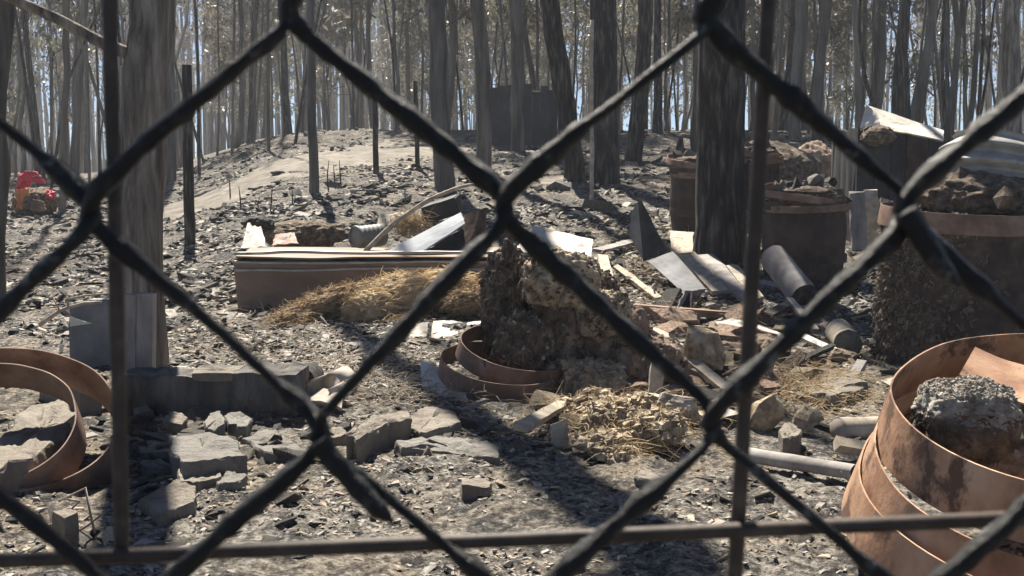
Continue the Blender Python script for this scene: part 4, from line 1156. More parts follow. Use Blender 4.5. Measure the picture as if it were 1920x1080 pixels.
# ribbed grey drum
tP = thing('ribbed_bucket', 'grey ribbed plastic bucket lying behind the left part of the tray', 'bucket', at(690, 465, Yt + .5))
a, b_ = at(668, 446, Yt + .52), at(716, 440, Yt + .66)
n = 26; f = np.linspace(0, 1, n); P = np.array(a)[None] * (1 - f[:, None]) + np.array(b_)[None] * f[:, None]
V, F = tube(P, .078 * (1 + .05 * np.sin(f * 2 * math.pi * 6)), 28)
put('body', V, F, M['plastic_grey'], tP)
V, F = band_vf(a, np.array(a) - np.array(b_), .08, .084, .018, n=32); put('rim', V, F, M['plastic_grey'], tP)
def stick(name, label, pts, w0, w1, mat, Y=None, cat='branch'):
    P = [at(*p) for p in pts]
    t = np.array([p[:] for p in P]); n = 20
    s_ = np.linspace(0, len(t) - 1, n); k = np.minimum(s_.astype(int), len(t) - 2); f = (s_ - k)[:, None]
    Q = t[k] * (1 - f) + t[k + 1] * f; Q[1:-1] = (Q[:-2] + 2 * Q[1:-1] + Q[2:]) / 4
    mp = m_per_px(P[0].y)
    V, F = tube(Q, np.linspace(w0, w1, n) * mp / 2, 9, rough=.2, freq=5)
    return put(name, V, F, mat, label=label, cat=cat)
stick('fallen_branch', 'long thin pale branch leaning over the tray', [(684, 472, Yt + .25), (730, 425, Yt + .35), (800, 375, Yt + .45), (862, 350, Yt + .6), (905, 343, Yt + .8)], 10, 6, M['twig'])
stick('fallen_branch', 'second thin pale branch beside the long one on the tray', [(720, 440, Yt + .42), (760, 402, Yt + .5), (815, 372, Yt + .6)], 7, 4, M['twig'])
sheet('pale_scrap', [at(706, 425, Yt + .7), at(770, 420, Yt + .7), at(766, 400, Yt + .9), at(712, 404, Yt + .9)], M['wood_pale'], 'pale ochre scrap board behind the ribbed bucket', 'board', thick=.02, ragged=.12, seed=8, wob=.03)
tS = thing('straw_tuft', 'yellow straw tuft left of the black box', 'straw', at(775, 430, Yt + .5))
st = np.array([at(770 + random.gauss(0, 16), 418 + random.gauss(0, 9), Yt + .5 + random.uniform(-.1, .1))[:] for _ in range(700)])
V, F = fibres(st, RNG.normal(0, 1, st.shape) * np.array([1, .6, .8]), .09, .0022, .3, .3); tag(put('straws', V, F, M['straw'], tS), kind='stuff')
# cloth-like remains behind the tray
sheet('torn_sheet', [at(452, 466, Yt + .75), at(500, 462, Yt + .7), at(490, 428, Yt + 1.0), at(466, 420, Yt + 1.05)], M['sheet_white'], 'torn cream sheet standing behind the left end of the tray', 'torn sheet', wob=.07, ragged=.18, seed=9, thick=.006)
V, F = blob(at(484, 418, Yt + 1.4), (.11, .09, .05), .35, 2, 71, 4); put('charred_lump', V, F, M['wood_char'], label='black lump above the torn cream sheet', cat='charred lump')
V, F = blob(at(570, 440, Yt + 1.5), (.33, .2, .10), .35, 2.2, 72, 5); put('soil_heap', V, F, M['soil'], label='dark low heap behind the left part of the tray', cat='soil heap')
sheet('pink_rag', [at(510, 462, Yt + .6), at(560, 458, Yt + .6), at(552, 436, Yt + .8), at(516, 440, Yt + .8)], M['rust_mid'], 'reddish brown rag beside the torn cream sheet', 'rag', wob=.09, ragged=.2, seed=10, thick=.008)

# ------------------------------------------------------------------ golden coir heap in front of the tray
tG = thing('coir_heap', 'golden coir mat slumped in front of the steel tray', 'coir mat', G(680, 615))
segs = [(548, 598, 92, 30, 'coir_dark', -.35), (600, 572, 120, 34, 'coir_dark', -.42), (660, 556, 130, 34, 'coir_dark', -.25), (700, 582, 110, 70, 'coir', -.25), (748, 556, 130, 66, 'coir', -.18), (820, 536, 120, 44, 'coir', -.15), (560, 612, 60, 22, 'coir_dark', -.3), (740, 602, 90, 26, 'coir_dark', -.1), (870, 560, 70, 40, 'coir_dark', -.1)]
fs = {'coir': [], 'coir_dark': []}; ropes = {'coir': [], 'coir_dark': []}
for k, (px, py, w, h_, m, sl) in enumerate(segs):
    Y = Yt - .52 + (590 - py) * .0045; s = m_per_px(Y)
    c = at(px, py, Y)
    V, F = blob(c - Vector((0, .06, 0)), (w * s / 2, .17, h_ * s / 2 * 1.15), .34, 2.3, 80 + k, 5, rot=(0, sl, 0), stretch=(.5, 1, 1.6))
    put('mat_fold', V, F, M[m], tG)
    pts, nr = surf_pts(V, F, 1100)
    ax = np.array([math.cos(sl), 0, -math.sin(sl)])
    fs[m].append(fibres(pts, ax * RNG.choice([-1, 1], len(pts))[:, None] + nr * .35 + RNG.normal(0, .35, nr.shape), .075, .0028, .15, .22))
    for q in range(16):
        o = np.array(c) + np.array([0, -.06, 0]); a0 = RNG.uniform(-.9, .2); ang = RNG.uniform(.25, 2.6)
        tt2 = np.linspace(a0, a0 + RNG.uniform(.5, 1.0), 14)
        L = w * s / 2
        prof = np.sqrt(np.maximum(.05, 1 - (tt2 * .9) ** 2))
        P = o[None] + ax[None] * (tt2 * L)[:, None] + np.array([0, -1, 0])[None] * (.165 * math.cos(ang) * prof)[:, None] + np.array([0, 0, 1])[None] * (h_ * s / 2 * 1.2 * math.sin(ang) * prof)[:, None]
        P = P + .018 * np.stack([fbm(P * 9 + q, 2), fbm(P * 9 + q + 40, 2), fbm(P * 9 + q + 80, 2)], 1)
        ropes[m].append(tube(P, RNG.uniform(.006, .014) * (1 + .3 * fbm(P * 30, 2)), 7, rough=.3, freq=8, stretch=4))
for m in ropes:
    V, F = join(ropes[m]); tag(put('coir_rope', V, F, M[m], tG), kind='stuff')
for m in fs:
    V, F = join(fs[m]); tag(put('coir_strand', V, F, M[m], tG), kind='stuff')

# rusty beams either side of the stump
board('rusty_beam', at(770, 586, Yt - .25), at(912, 582, Yt - .20), .085, .05, M['rust_mid'], 'rusty beam left of the centre stump, in front of the tray', 'beam', up=Vector((0, -1, .3)), jit=.02)
g = G(1300, 622); Yb = g.y + .3
tb2 = thing('rusty_beam', 'long rusty channel beam right of the centre stump', 'beam', at(1300, 600, Yb))
board('web', at(1190, 586, Yb), at(1416, 606, Yb - .05), .075, .012, M['rust_mid'], None, None, up=Vector((0, -1, .1)), parent=tb2, n=16, jit=.02)
board('flange', at(1190, 572, Yb + .03), at(1416, 590, Yb - .02), .07, .012, M['rust_mid'], None, None, parent=tb2, n=16, jit=.02)

# ------------------------------------------------------------------ boards and sheets right of centre
def B(lb, x0, y0, d0, x1, y1_, d1, wpx, th, m, name='plank', cat='plank', up=(0, -.6, 1), **k):
    if up[2] == 0:
        Y = G(x1, max(y0, y1_)).y if y1_ > y0 else G(x0, y0).y
        p0, p1 = at(x0, y0, Y + d0), at(x1, y1_, Y + d1)
    else:
        p0, p1 = GH(x0, y0, max(th, .06 + abs(d0) * .4)), GH(x1, y1_, th * .8 + .015)
        Y = (p0.y + p1.y) / 2
    return board(name, p0, p1, wpx * m_per_px(Y), th, M[m], lb, cat, up=Vector(up), **k)
gq = G(1040, 560).y
sheet('cream_board', [at(962, 474, gq + .3), at(1108, 486, gq + .25), at(1112, 452, gq + .7), at(1000, 424, gq + .9)], M['sheet_white'], 'broad cream board lying above the centre stump', 'board', wob=.015, ragged=.06, thick=.02, seed=20)
sheet('cream_board', [at(1052, 506, gq + .15), at(1092, 516, gq + .12), at(1108, 494, gq + .3), at(1060, 486, gq + .3)], M['sheet_white'], 'small torn cream piece hanging below the broad cream board', 'board', wob=.05, ragged=.15, thick=.015, seed=21)
gs = G(1215, 505)
ts = thing('metal_shard', 'black pointed metal shard standing upright right of centre', 'metal shard', gs)
Y = gs.y
V, F = patch_vf([at(1206, 490, Y), at(1252, 474, Y + .05), at(1203, 376, Y + .02), at(1196, 378, Y + .02)], 8, 12, .012, .03, .006, 0, 5); put('blade', V, F, M['sheet_dark'], ts, smooth=False)
V, F = patch_vf([at(1180, 440, Y + .1), at(1207, 490, Y), at(1196, 378, Y + .02), at(1184, 400, Y + .1)], 6, 8, .012, .0, .006, 0, 6); put('fold', V, F, M['sheet_grey'], ts, smooth=False)
sheet('grey_sheet', [GH(1214, 490, .12), GH(1284, 554, .05), GH(1328, 548, .07), GH(1262, 472, .20)], M['sheet_grey'], 'dull grey metal sheet sloping down from the black shard', 'metal sheet', wob=.012, thick=.006, seed=24, bend=.02)
sheet('curled_sheet', [GH(1258, 584, .03), GH(1312, 560, .04), GH(1324, 540, .10), GH(1286, 546, .12)], M['sheet_grey'], 'curled pale end of grey sheet above the rusty beam', 'metal sheet', wob=.05, ragged=.08, thick=.006, seed=25)
B('pale plank lying left of the pair beside the grey sheet', 1288, 478, .1, 1352, 548, -.2, 34, .03, 'wood_pale')
B('long grey plank right of the grey sheet', 1320, 480, .1, 1410, 565, -.25, 36, .03, 'wood_grey')
B('narrow brown plank in front of the thickest trunk', 1372, 500, .05, 1420, 560, -.15, 24, .03, 'wood_pale')
def log(label, x0, y0, x1, y1_, wpx, m, dy0=0., dy1=0., end='wood_pale', name='log', rough=.15, gy=None, cat='log'):
    Y = G((x0 + x1) / 2, min((gy or max(y0, y1_) + wpx * .4), 1060)).y
    p0, p1 = at(x0, y0, Y + dy0), at(x1, y1_, Y + dy1)
    r = wpx * m_per_px(Y) / 2
    t = thing(name, label, cat, (p0 + p1) / 2 - Vector((0, 0, r)))
    n = 28; f = np.linspace(0, 1, n)[:, None]
    P = np.array(p0)[None] * (1 - f) + np.array(p1)[None] * f
    V, F = tube(P, r * (1 + .05 * fbm(np.c_[np.arange(n) * .35, np.full(n, x0), np.zeros(n)], 2)), 20, rough=rough, freq=6, seed=x0 % 11, cap=False)
    put('bark', V, F, M[m], t)
    d = (p1 - p0).normalized()
    for q, sgn in ((p0, -1), (p1, 1)):
        a = tube([np.array(q) - np.array(d) * sgn * .02, np.array(q) + np.array(d) * sgn * .002], r * .97, 20, rough=.05, freq=3)
        put('cut_end', a[0], a[1], M[end], t)
    return t
log('thick broken grey log leaning right of the tall rod', 1448, 482, 1506, 556, 52, 'wood_grey', .1, -.25, 'wood_char', rough=.25)
log('short round log with its grey end facing the fence', 1572, 622, 1590, 644, 52, 'wood_pale', .2, -.12, 'stone')
log('pale hollow looking pipe log left of the right hoops', 1572, 806, 1668, 802, 46, 'wood_pale', 0, .12, 'pot')
log('charred pole lying left of the right hoops', 1396, 852, 1604, 886, 30, 'wood_grey', .22, -.12, 'wood_char')
B('pale short plank under the pipe log', 1568, 832, .0, 1640, 846, -.05, 26, .03, 'wood_pale')
B('long pale plank sloping down from the tan clod', 1252, 640, .15, 1372, 738, -.15, 22, .025, 'wood_pale', jit=.12)
B('upright pale splinter standing in the dark at centre right', 1234, 672, .05, 1226, 760, -.02, 26, .02, 'wood_pale', up=(0, -1, 0), jit=.12)
B('slanting pale split plank in front of the fibre heap', 976, 802, -.02, 1068, 752, .12, 26, .025, 'wood_pale', jit=.14)
B('short upright pale block end below the split plank', 1050, 840, .0, 1048, 792, .02, 34, .05, 'wood_pale', up=(0, -1, 0), jit=.1)
gq = G(1420, 655).y
sheet('white_board', [at(1340, 606, gq + .35), at(1400, 660, gq + .05), at(1400, 606, gq + .35), at(1372, 600, gq + .4)], M['sheet_white'], 'white torn board left of the tall rod under the beam', 'board', wob=.03, ragged=.08, thick=.02, seed=30)
sheet('white_board', [at(1412, 652, gq + .1), at(1466, 656, gq + .05), at(1480, 634, gq + .25), at(1420, 612, gq + .4)], M['sheet_white'], 'white board just right of the tall rod', 'board', wob=.015, ragged=.05, thick=.02, seed=31)
B('thin white strip lying between rod and round log', 1480, 620, .15, 1578, 664, -.05, 16, .015, 'sheet_white')
B('short white strip below the round log', 1530, 650, .0, 1592, 668, -.05, 13, .015, 'sheet_white')
for k, (x0, y0, x1, y1_, w, m, lb) in enumerate([(1440, 590, 1500, 560, 18, 'wood_char', 'black stick under the broken grey log'), (1480, 560, 1530, 620, 14, 'wood_grey', 'thin grey lath right of the broken log'), (1120, 470, 1190, 452, 18, 'wood_grey', 'grey lath pointing at the black shard'), (1130, 480, 1150, 560, 20, 'wood_pale', 'pale splintered strip below the cream board'), (1155, 500, 1235, 560, 14, 'wood_pale', 'pale strip among the straw below the black shard')]):
    B(lb, x0, y0, .1, x1, y1_, -.05, w, .02, m, name='lath', cat='lath', jit=.12)
# round blackened pot and curved dark shell under the white strip
sheet('curved_shell', [at(628, 636, Yt - .9), at(716, 662, Yt - 1.0), at(706, 642, Yt - .8), at(640, 616, Yt - .7)], M['rust_mid'], 'curved brown bark shell lying in the ash below the coir', 'bark shell', wob=.02, bend=.06, thick=.008, seed=33)
sheet('white_scrap', [at(560, 640, Yt - .8), at(600, 640, Yt - .85), at(640, 598, Yt - .5), at(612, 592, Yt - .5)], M['sheet_white'], 'pale bent strip below the left tail of the coir', 'scrap', wob=.06, ragged=.12, thick=.012, seed=34)
gq = G(840, 640).y
sheet('white_board', [at(806, 644, gq + .05), at(868, 650, gq), at(906, 606, gq + .5), at(812, 602, gq + .5)], M['sheet_white'], 'broad white scrap just left of the upper centre hoop', 'board', wob=.04, ragged=.10, thick=.02, seed=35)
sheet('white_board', [at(740, 640, gq + .1), at(800, 632, gq + .1), at(804, 606, gq + .4), at(740, 618, gq + .4)], M['sheet_white'], 'ashy white scrap below the coir heap', 'board', wob=.04, ragged=.12, thick=.02, seed=36)
gq = G(830, 745).y
tw = thing('folded_sheet', 'white folded sheet lying left of the lower centre hoop', 'metal sheet', G(830, 740))
V, F = patch_vf([at(792, 728, gq + .05), at(838, 745, gq - .02), at(842, 700, gq + .2), at(788, 678, gq + .3)], 10, 8, .02, .03, .008, .06, 3); put('upper_leaf', V, F, M['sheet_white'], tw, smooth=False)
V, F = patch_vf([at(838, 745, gq - .02), at(876, 750, gq - .06), at(872, 735, gq + .0), at(842, 716, gq + .12)], 8, 6, .02, .02, .008, .05, 4); put('lower_leaf', V, F, M['sheet_white'], tw, smooth=False)

# ------------------------------------------------------------------ left: log, post, bent sheet, pots
gl = G(420, 770); Yl = gl.y + .06
tl = thing('charred_beam', 'big charred beam lying on the ash below the pale post', 'beam', G(420, 770))
V, F = board_vf(at(236, 738, Yl + .08), at(566, 733, Yl - .02), .17, .15, n=10, jit=.05)
V, F = refine(V, F, 6, .030, 11)
put('beam', V, F, M['bark_grey'], tl, smooth=False)
zc = at(400, 735, Yl).z + .085; slab_o = [(at(372, 727, Yl).x, Yl - .075, zc), (at(500, 727, Yl).x, Yl - .08, zc), (at(486, 727, Yl).x, Yl + .07, zc), (at(362, 727, Yl).x, Yl + .07, zc)]
V, F = slab_from(slab_o, .03); put('ash_or_lit_crust', V, F, M['stone_warm'], tl, smooth=False)  # paler slab on the beam top: its sunlit upper face put into the colour
log('short charred log end at the right end of the charred beam', 560, 718, 580, 706, 58, 'wood_char', -.05, .25, 'wood_char', name='log', rough=.2, gy=750)
# pots: two broken cups
tp = thing('broken_pot', 'broken pale clay pot lying right of the charred beam', 'pot', G(612, 770))
Yp = G(612, 772).y
a, b_ = at(596, 742, Yp + .05), at(650, 712, Yp + .22)
for r0, r1, p, q, a0, a1 in ((.058, .05, a, a.lerp(b_, .55), 20, 300), (.05, .047, a.lerp(b_, .5), b_, -60, 200)):
    ax = (p - q).normalized()
    V, F = band_vf((p + q) / 2, ax, r0, r1, (p - q).length, a0, a1, .008, 40, .02, 1.0, ref=(0, 0, 1)); put('pot_wall', V, F, M['pot'], tp)
sheet('pot_shard', [at(572, 756, Yp - .02), at(640, 768, Yp - .08), at(646, 742, Yp + .05), at(592, 732, Yp + .1)], M['pot'], 'broad pale clay shard in front of the broken pot', 'pot shard', wob=.04, bend=.08, ragged=.08, thick=.012, seed=44)
# post
gp = G(262, 704); Yq = gp.y - .02
tq = thing('pale_post', 'pale weathered post stub in front of the big left trunk', 'post', gp)
for x0, x1, y0, m in ((236, 258, 552, 'wood_grey'), (259, 289, 550, 'wood_grey')):
    xm = (x0 + x1) / 2
    board('post_board', at(xm, 706, Yq), at(xm + 1, y0, Yq), (x1 - x0) * m_per_px(Yq), .06, M[m], None, None, up=Vector((0, -1, 0)), parent=tq, jit=.003, n=3)
# bent grey sheet behind the left rod
Yq2 = G(170, 690).y
ts2 = thing('bent_sheet', 'bent dull grey metal sheet standing left of the pale post', 'metal sheet', G(175, 695))
V, F = patch_vf([at(132, 690, Yq2), at(236, 694, Yq2 - .06), at(236, 548, Yq2 + .05), at(130, 566, Yq2 + .10)], 22, 16, .02, -.12, .006, .02, 7); put('plate', V, F, M['sheet_grey'], ts2, smooth=True)
V, F = patch_vf([at(131, 612, Yq2 - .20), at(172, 606, Yq2 - .22), at(150, 600, Yq2 - .2), at(132, 592, Yq2 - .18)], 8, 6, .03, .02, .004, .05, 8); put('torn_flap', V, F, M['sheet_white'], ts2, smooth=False)
tt_ = thing('dry_twig', 'forked pale twig lying against the bent grey sheet', 'twig', at(140, 600, Yq2 - .25))
for pts, w in (([(74, 610), (110, 584), (128, 576), (160, 568), (190, 567)], 8), ([(128, 576), (126, 556)], 5), ([(112, 582), (100, 560)], 4), ([(124, 562), (160, 554), (208, 550)], 5)):
    P = np.array([at(x, y, Yq2 - .25)[:] for x, y in pts]); V, F = tube(P, np.linspace(w, w * .6, len(P)) * m_per_px(Yq2) / 2, 7, rough=.2); put('stem', V, F, M['twig'], tt_)
# wire and twigs low left
tw2 = thing('loose_wire', 'thin loose pale wires tangled beside the left steel rod', 'wire', G(165, 1000))
Yw = 2.9
for pts in ([(110, 940), (160, 915), (172, 975), (178, 1000)], [(130, 1005), (165, 985), (190, 965), (198, 990)], [(120, 935), (150, 940), (128, 960)]):
    P = np.array([at(x, y, Yw)[:] for x, y in pts]); V, F = tube(P, .0035, 6); put('strand', V, F, M['twig'], tw2)

# ------------------------------------------------------------------ stones, each laid where it lies
ST = [
 ([(322, 824), (392, 810), (430, 822), (462, 852), (344, 866), (326, 850)], .12, .12, 'stone', 'large flat grey stone with a dark front left of centre foreground'),
 ([(456, 822), (500, 806), (548, 826), (580, 848), (556, 868), (500, 846)], .05, .05, 'stone', 'smooth flat grey slab right of the large flat stone'),
 ([(336, 878), (360, 862), (396, 866), (414, 892), (372, 902), (340, 904)], .07, .10, 'stone_warm', 'rough chunk directly below the large flat stone'),
 ([(262, 938), (330, 900), (366, 912), (362, 940), (300, 962)], .05, .08, 'stone_warm', 'low crumbly boulder near the left rod foot'),
 ([(404, 890), (440, 884), (462, 892), (440, 904), (412, 908)], .05, .06, 'stone', 'small jagged stone right of the rough chunk'),
 ([(648, 812), (700, 780), (762, 770), (770, 782), (716, 800), (668, 824)], .15, .15, 'stone_warm', 'big squared block with lit top in the centre foreground'),
 ([(770, 780), (800, 762), (850, 770), (862, 792), (800, 812), (772, 802)], .07, .07, 'stone_warm', 'pale rounded stone right of the big squared block'),
 ([(750, 826), (800, 816), (900, 828), (944, 836), (934, 858), (840, 848), (756, 838)], .05, .05, 'stone', 'long thin pale slab in the centre foreground'),
 ([(838, 848), (868, 852), (882, 864), (852, 868)], .03, .04, 'stone', 'small pale slab lying against the long thin slab'),
 ([(866, 900), (900, 894), (920, 906), (914, 914), (868, 910)], .05, .055, 'stone_warm', 'small brick like stone alone on the ash at centre'),
 ([(1194, 888), (1212, 880), (1236, 892), (1232, 904), (1200, 898)], .04, .05, 'stone_warm', 'small squared stone right of the long ground shadow'),
 ([(1462, 806), (1478, 792), (1500, 806), (1496, 816), (1470, 822)], .08, .09, 'stone_warm', 'small upright pale block left of the tan triangular clod'),
 ([(0, 820), (60, 760), (112, 748), (140, 776), (128, 812), (70, 846), (0, 880)], .16, .14, 'stone_warm', 'large pale boulder inside the left hoops'),
 ([(10, 672), (60, 664), (120, 668), (136, 680), (60, 690), (14, 684)], .16, .06, 'stone_dark', 'flat dark slab at the back of the left hoops'),
 ([(76, 706), (110, 690), (170, 704), (190, 718), (150, 722)], .15, .11, 'stone_warm', 'flat topped stone with dark front at the back of the left hoops'),
 ([(1516, 722), (1560, 706), (1620, 712), (1616, 730), (1560, 742), (1520, 738)], .08, .09, 'stone_warm', 'wide pale slab lying left of the right hoops'),
 ([(1450, 890), (1480, 876), (1530, 890), (1532, 906), (1500, 916)], .03, .05, 'stone', 'flat pale stone below the charred pole'),
 ([(98, 958), (128, 952), (146, 960), (122, 972)], .10, .10, 'stone_warm', 'broken square stone near the bottom left rod'),
 ([(250, 760), (276, 754), (282, 768), (258, 774)], .04, .05, 'stone', 'small stone right of the left rod, above the dark shadow'),
 ([(258, 838), (312, 836), (316, 846), (262, 850)], .05, .05, 'stone_dark', 'thin dark slab left of the large flat stone'),
 ([(264, 864), (300, 862), (330, 874), (324, 880), (270, 874)], .04, .05, 'stone_dark', 'lower thin slab left of the large flat stone'),
 ([(306, 790), (318, 772), (334, 772), (352, 782), (340, 796)], .08, .07, 'stone_warm', 'rounded striped stone above the large flat stone'),
 ([(386, 800), (392, 774), (412, 772), (420, 790), (404, 808)], .08, .08, 'stone', 'squat grey stone above the right of the large flat stone'),
 ([(420, 780), (450, 770), (474, 784), (460, 800), (430, 796)], .06, .06, 'stone', 'pale stone under the charred beam'),
 ([(610, 806), (640, 800), (650, 812), (620, 822)], .05, .06, 'stone_warm', 'pale stone peeping left of the big squared block'),
 ([(1012, 332), (1062, 328), (1066, 344), (1012, 346)], .62, .10, 'stone_warm', 'white slab below the leaning dark trunk'),
]
for k, (pix, z, th, m, lb) in enumerate(ST):
    if pix[0][1] < 400:
        Yk = G(1038, 348).y
        V, F = slab_from([at(a, b, Yk + (347 - b) * .03) for a, b in pix], th)
        put('stone', V, F, M[m], smooth=False, label=lb, cat='stone')
        continue
    z *= .62; th = z + .03
    slab('stone', pix, z, th, M[m], lb, 'stone', dz=[random.uniform(-.018, .014) for _ in pix])
for px, py, w, h_, lb in [(952, 296, 56, 16, 'pale flat slab below the dark shed wall'), (875, 258, 30, 14, 'pale block between the two grey trunks'), (1000, 250, 34, 7, 'thin pale slab at the foot of the dark shed')]:
    g = G(px, py); s = m_per_px(g.y)
    V, F = rock(14, 1); put('stone', V * np.array([w * s / 2, w * s * .4, h_ * s * .6]) + np.array(g), F, M['stone_warm'], smooth=False, label=lb, cat='stone')

V, F = hull([H(784, 866, 0)[:], H(818, 868, 0)[:], H(826, 858, 0)[:], H(798, 850, 0)[:], H(800, 834, .05)[:], H(804, 838, .05)[:]])
V, F = refine(V, F, 3, .004)
put('stone', V, F, M['stone_warm'], smooth=False, label='small pyramid stone below the long thin slab', cat='stone')
# loose stones and fragments scattered about, copies of a few shapes
protos = []
for k in range(14):
    V, F = rock(random.choice([9, 11, 13]), random.choice([.35, .5, .7])); V, F = refine(V, F, 2, .07, 3); protos.append(V)
    me = mesh_np('stone', V, F, M[['stone', 'stone_warm', 'stone_dark'][k % 3]], False); protos[-1] = me
fr = []
for k in range(8):
    V, F = board_vf((-1, 0, 0), (1, 0, 0), random.uniform(.3, .7), random.uniform(.12, .3), n=4, jit=.18)
    fr.append(mesh_np('wood_fragment', V, F, M[['wood_char', 'wood_grey', 'wood_pale', 'wood_char'][k % 4]], False))
def free(x, y): return True
def strew(name, meshes, n, smin, smax, y0, y1, label, cat, group, mask=None, power=1.0):
    x, y = scatter(n * 30, y0, y1, .50, power, mask); x, y = x[:n], y[:n]
    z = ground(x, y)
    for a, b, c in zip(x, y, z):
        o = bpy.data.objects.new(name, random.choice(meshes)); COL.objects.link(o)
        s = smin * (smax / smin) ** (random.random() ** 1.8) * min(max(b / 4.5, .8), 2.2)
        o.location = (a, b, c + s * .12); o.scale = (s, s * random.uniform(.6, 1.1), s * random.uniform(.5, 1))
        o.rotation_euler = (random.gauss(0, .25), random.gauss(0, .25), random.uniform(0, 6.28))
        tag(o, label, cat, group)
leftpile = lambda x, y: (x / y < -.20)
strew('stone', protos, 105, .018, .06, 2.5, 8, 'small angular loose stone lying on the ash', 'stone', 'small loose stones on the ash', lambda x, y: (fbm(np.stack([x, y, x * 0 + 4], 1), 2) > -.2))
strew('rubble_stone', protos, 90, .03, .09, 2.7, 5.2, 'angular stone in the rubble round the left hoops and rod', 'stone', 'rubble at the left', leftpile)
rock_w = [p for p in protos]
clods = []
for k in range(10):
    V, F = chunk((0, 0, 0), (1, .85, .7), 500 + k, 15, .09, 3, (0, 0, 0))
    clods.append(mesh_np('soil_clod', V, F, M[['soil_tan', 'soil_brown', 'soil_tan', 'soil_brown', 'soil'][k % 5]], False))
def heap_mask(x, y):
    px = 960 + FPX * x / y; py = 330 + FPX * EYE / y
    a = np.exp(-((px - 1180) / 190) ** 2 - ((py - 745) / 75) ** 2) + .8 * np.exp(-((px - 1440) / 150) ** 2 - ((py - 700) / 80) ** 2) + .7 * np.exp(-((px - 1250) / 260) ** 2 - ((py - 610) / 40) ** 2)
    return a > RNG.random(len(x)) * .9 + .08
strew('soil_clod', clods, 270, .022, .12, 3.2, 7.6, 'crumbly earth clod broken off in the heap right of the centre hoops', 'soil clod', 'broken clods of the central heap', heap_mask)
strew('lath', fr, 70, .05, .16, 4.0, 8.2, 'burnt splintered lath lying across the heap right of the centre hoops', 'lath', 'splintered laths of the central heap', heap_mask)
def slabs_mask(x, y):
    px = 960 + FPX * x / y; py = 330 + FPX * EYE / y
    return (np.exp(-((px - 400) / 190) ** 2 - ((py - 820) / 90) ** 2) + .6 * np.exp(-((px - 820) / 170) ** 2 - ((py - 830) / 40) ** 2)) > RNG.random(len(x)) * .8 + .12
strew('rubble_stone', protos, 110, .025, .085, 2.8, 4.8, 'flat angular stone lying among the big grey slabs in the foreground', 'stone', 'small stones among the grey slabs', slabs_mask)
strew('board_piece', fr, 95, .05, .15, 5.6, 12, 'broken scorched board lying among the debris behind the centre', 'board', 'broken boards among the debris', lambda x, y: (x / y > -.14) & (x / y < .36) & (fbm(np.stack([x * 1.3, y * 1.3, x * 0 + 9], 1), 2) > -.05))
strew('wood_fragment', fr, 150, .03, .085, 2.6, 9, 'charred or bleached wood fragment lying loose on the ground', 'wood fragment', 'loose wood fragments')
strew('debris_piece', fr + protos, 210, .03, .08, 7.5, 17, 'burnt debris piece on the slope behind the tray', 'debris', 'debris on the slope', lambda x, y: (x / y > -.2), 1.2)

# red and orange remains, far left
g = G(62, 404)
tr = thing('red_heap', 'small heap under a bright red and orange cover at far left', 'heap', g)
Y = g.y; s = m_per_px(Y)
V, F = blob(at(66, 378, Y), (34 * s, .30, 24 * s), .4, 2.4, 91, 5); put('lump', V, F, M['soil'], tr)
for q4, m, sd in (([(28, 356), (56, 350), (66, 322), (34, 326)], 'red', 1), ([(44, 338), (84, 344), (70, 322), (44, 320)], 'red', 2), ([(32, 394), (58, 386), (52, 352), (30, 356)], 'orange', 3), ([(52, 334), (78, 332), (74, 327), (54, 329)], 'sheet_white', 5), ([(60, 398), (86, 396), (82, 378), (58, 372)], 'rust_mid', 7)):
    V, F = patch_vf([at(a, b, Y - .30) for a, b in q4], 22, 16, .16, .06, .02, .30, sd, freq=5); put('cover', V, F, M[m], tr)
V, F = patch_vf([at(86, 372, Y - .3), at(104, 374, Y - .3), at(104, 360, Y - .2), at(88, 358, Y - .2)], 14, 10, .2, .1, .02, .3, 9, freq=5)
put('red_bundle', V, F, M['red'], label='small crumpled red rag right of the red and orange heap', cat='rag')

# ================================================================== THE FENCE
YF = 0.195
obs = {(0, 0): (945, 388), (-1, -1): (545, 24), (1, -1): (1331, 30), (-1, 1): (600, 818), (1, 1): (1337, 795), (-2, 0): (168, 402), (2, 0): (1700, 388)}
A = []; bx = []; bz = []
for (a, b), p in obs.items():
    q = at(*p, YF); A.append([1, a, b]); bx.append(q.x); bz.append(q.z)
A = np.array(A, float)
fx = np.linalg.lstsq(A, np.array(bx), rcond=None)[0]; fz = np.linalg.lstsq(A, np.array(bz), rcond=None)[0]
jr = np.random.default_rng(5)
jitter = {}
def node(i, j):
    if (i, j) in obs:
        q = at(*obs[(i, j)], YF); return np.array([q.x, q.z])
    if (i, j) not in jitter: jitter[(i, j)] = jr.normal(0, .0007, 2)
    v = np.array([1, i, j], float)
    return np.array([fx @ v, fz @ v]) + jitter[(i, j)]
tf_ = thing('chain_link_fence', 'black crusted chain link mesh filling the near foreground', 'fence', (0, YF, 0))
hs = abs(fz[2]); jtop = -int((1.42 - EYE) / hs) - 1; jbot = int((EYE - .02) / hs)
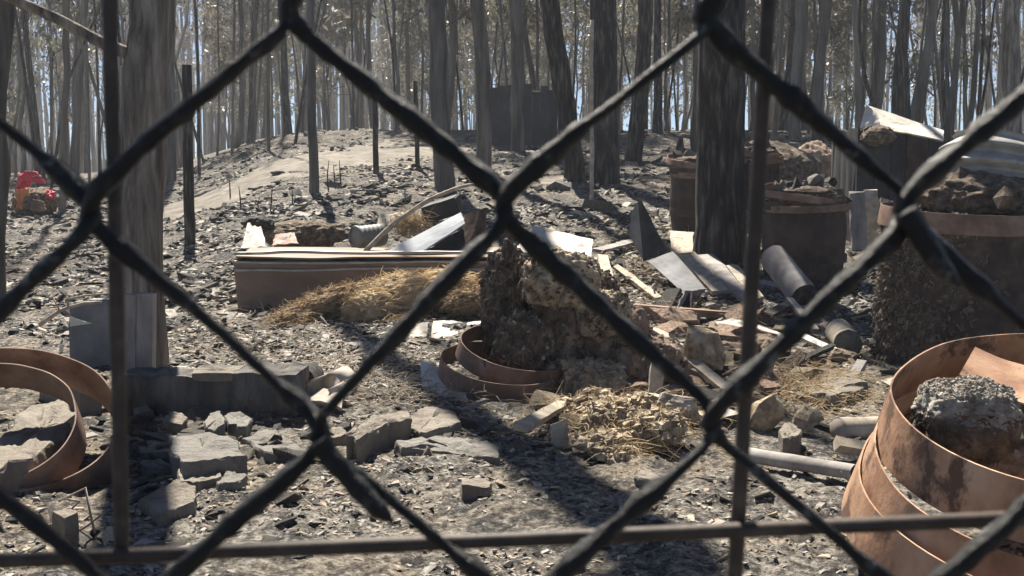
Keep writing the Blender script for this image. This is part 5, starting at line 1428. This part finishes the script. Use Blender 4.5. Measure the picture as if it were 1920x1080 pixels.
for i in range(-13, 13):
    P = []; 
    for j in range(jtop, jbot):
        l, r_ = (i, j), (i + 1, j)
        left = (i + j) % 2 == 0
        c = node(*(l if left else r_))
        ov = .0026 * (-1 if left else 1)             # the two wires hook past each other
        cur = np.array([c[0] + ov, c[1]])
        P.append((cur, left))
    pts = []
    for q in range(len(P) - 1):
        (a, la), (b, lb_) = P[q], P[q + 1]
        dep = .0026 if la else -.0026                  # flattened spiral: front leg, back leg
        for f in np.linspace(0, 1, 9, endpoint=False):
            m = a * (1 - f) + b * f
            e = math.sin(f * math.pi)
            bow = .0006 * e * jr.normal(1, .6)
            pts.append((m[0] + bow * (1 if la else -1), YF + dep * e ** .5 * 1.0 + (0.0 if e > .01 else 0), m[1]))
    pts = np.array(pts)
    pts[1:-1] = (pts[:-2] + pts[1:-1] * 3 + pts[2:]) / 5
    # finer steps for the crust
    n = len(pts); s_ = np.linspace(0, n - 1, n * 3); k = np.minimum(s_.astype(int), n - 2); f = (s_ - k)[:, None]
    Q = pts[k] * (1 - f) + pts[k + 1] * f
    coat = sstep(-.22, -.10, fbm(Q * 42 + i * 3.1, 2))
    R = (.00098 + .00066 * coat) * (1 + (.12 + .50 * coat) * fbm(Q * 230, 3, .7) + .30 * coat * np.maximum(0, fbm(Q * 90 + 7, 2)))
    V, F = tube(Q, R, 10, rough=.42, freq=9, stretch=26, seed=i, cap=True)
    put('wire', V, F, M['wire'], tf_)
for pl in ([(596, 828), (650, 890), (700, 945), (738, 980)], [(1698, 396), (1730, 450), (1765, 500), (1800, 536)]):
    P = np.array([at(x, y, YF - .0035)[:] for x, y in pl]); t_ = np.linspace(0, len(P) - 1, 40); k = np.minimum(t_.astype(int), len(P) - 2); f = (t_ - k)[:, None]
    Q = P[k] * (1 - f) + P[k + 1] * f
    V, F = tube(Q, .0019 * (1 + .35 * fbm(Q * 300, 3)) * np.clip(np.linspace(1.1, -.02, 40) * 4, .12, 1) ** .6, 9, rough=.25, freq=9, stretch=26)
    put('loose_end', V, F, M['wire'], tf_)
# steel rods behind the mesh
tr_ = thing('steel_rod_grid', 'brown steel rods crossing behind the chain link mesh', 'rod grid', (0, YF + .012, 0))
def rod(p0, p1, r, ext):
    a, b = Vector(p0), Vector(p1); d = b - a
    a2, b2 = a - d * ext[0], b + d * ext[1]
    n = 90; f = np.linspace(0, 1, n)[:, None]
    P = np.array(a2)[None] * (1 - f) + np.array(b2)[None] * f
    V, F = tube(P, r * (1 + .10 * fbm(P * 90, 3)), 12, rough=.06, freq=6, stretch=8)
    put('rod', V, F, M['rod'], tr_)
YR = YF + .010
rod(at(206, 0, YR), at(229, 1040, YR), .0014, (1.2, .0))
rod(at(1441, 0, YR), at(1378, 1080, YR), .0014, (1.2, 5.5))
rod(at(0, 1052, YR - .003), at(1920, 972, YR - .003), .0014, (.6, .6))
rod(at(2650, 0, YR), at(2560, 1080, YR), .0014, (1.2, 5.5))
rod(at(-1000, 0, YR), at(-930, 1080, YR), .0014, (1.2, 5.5))
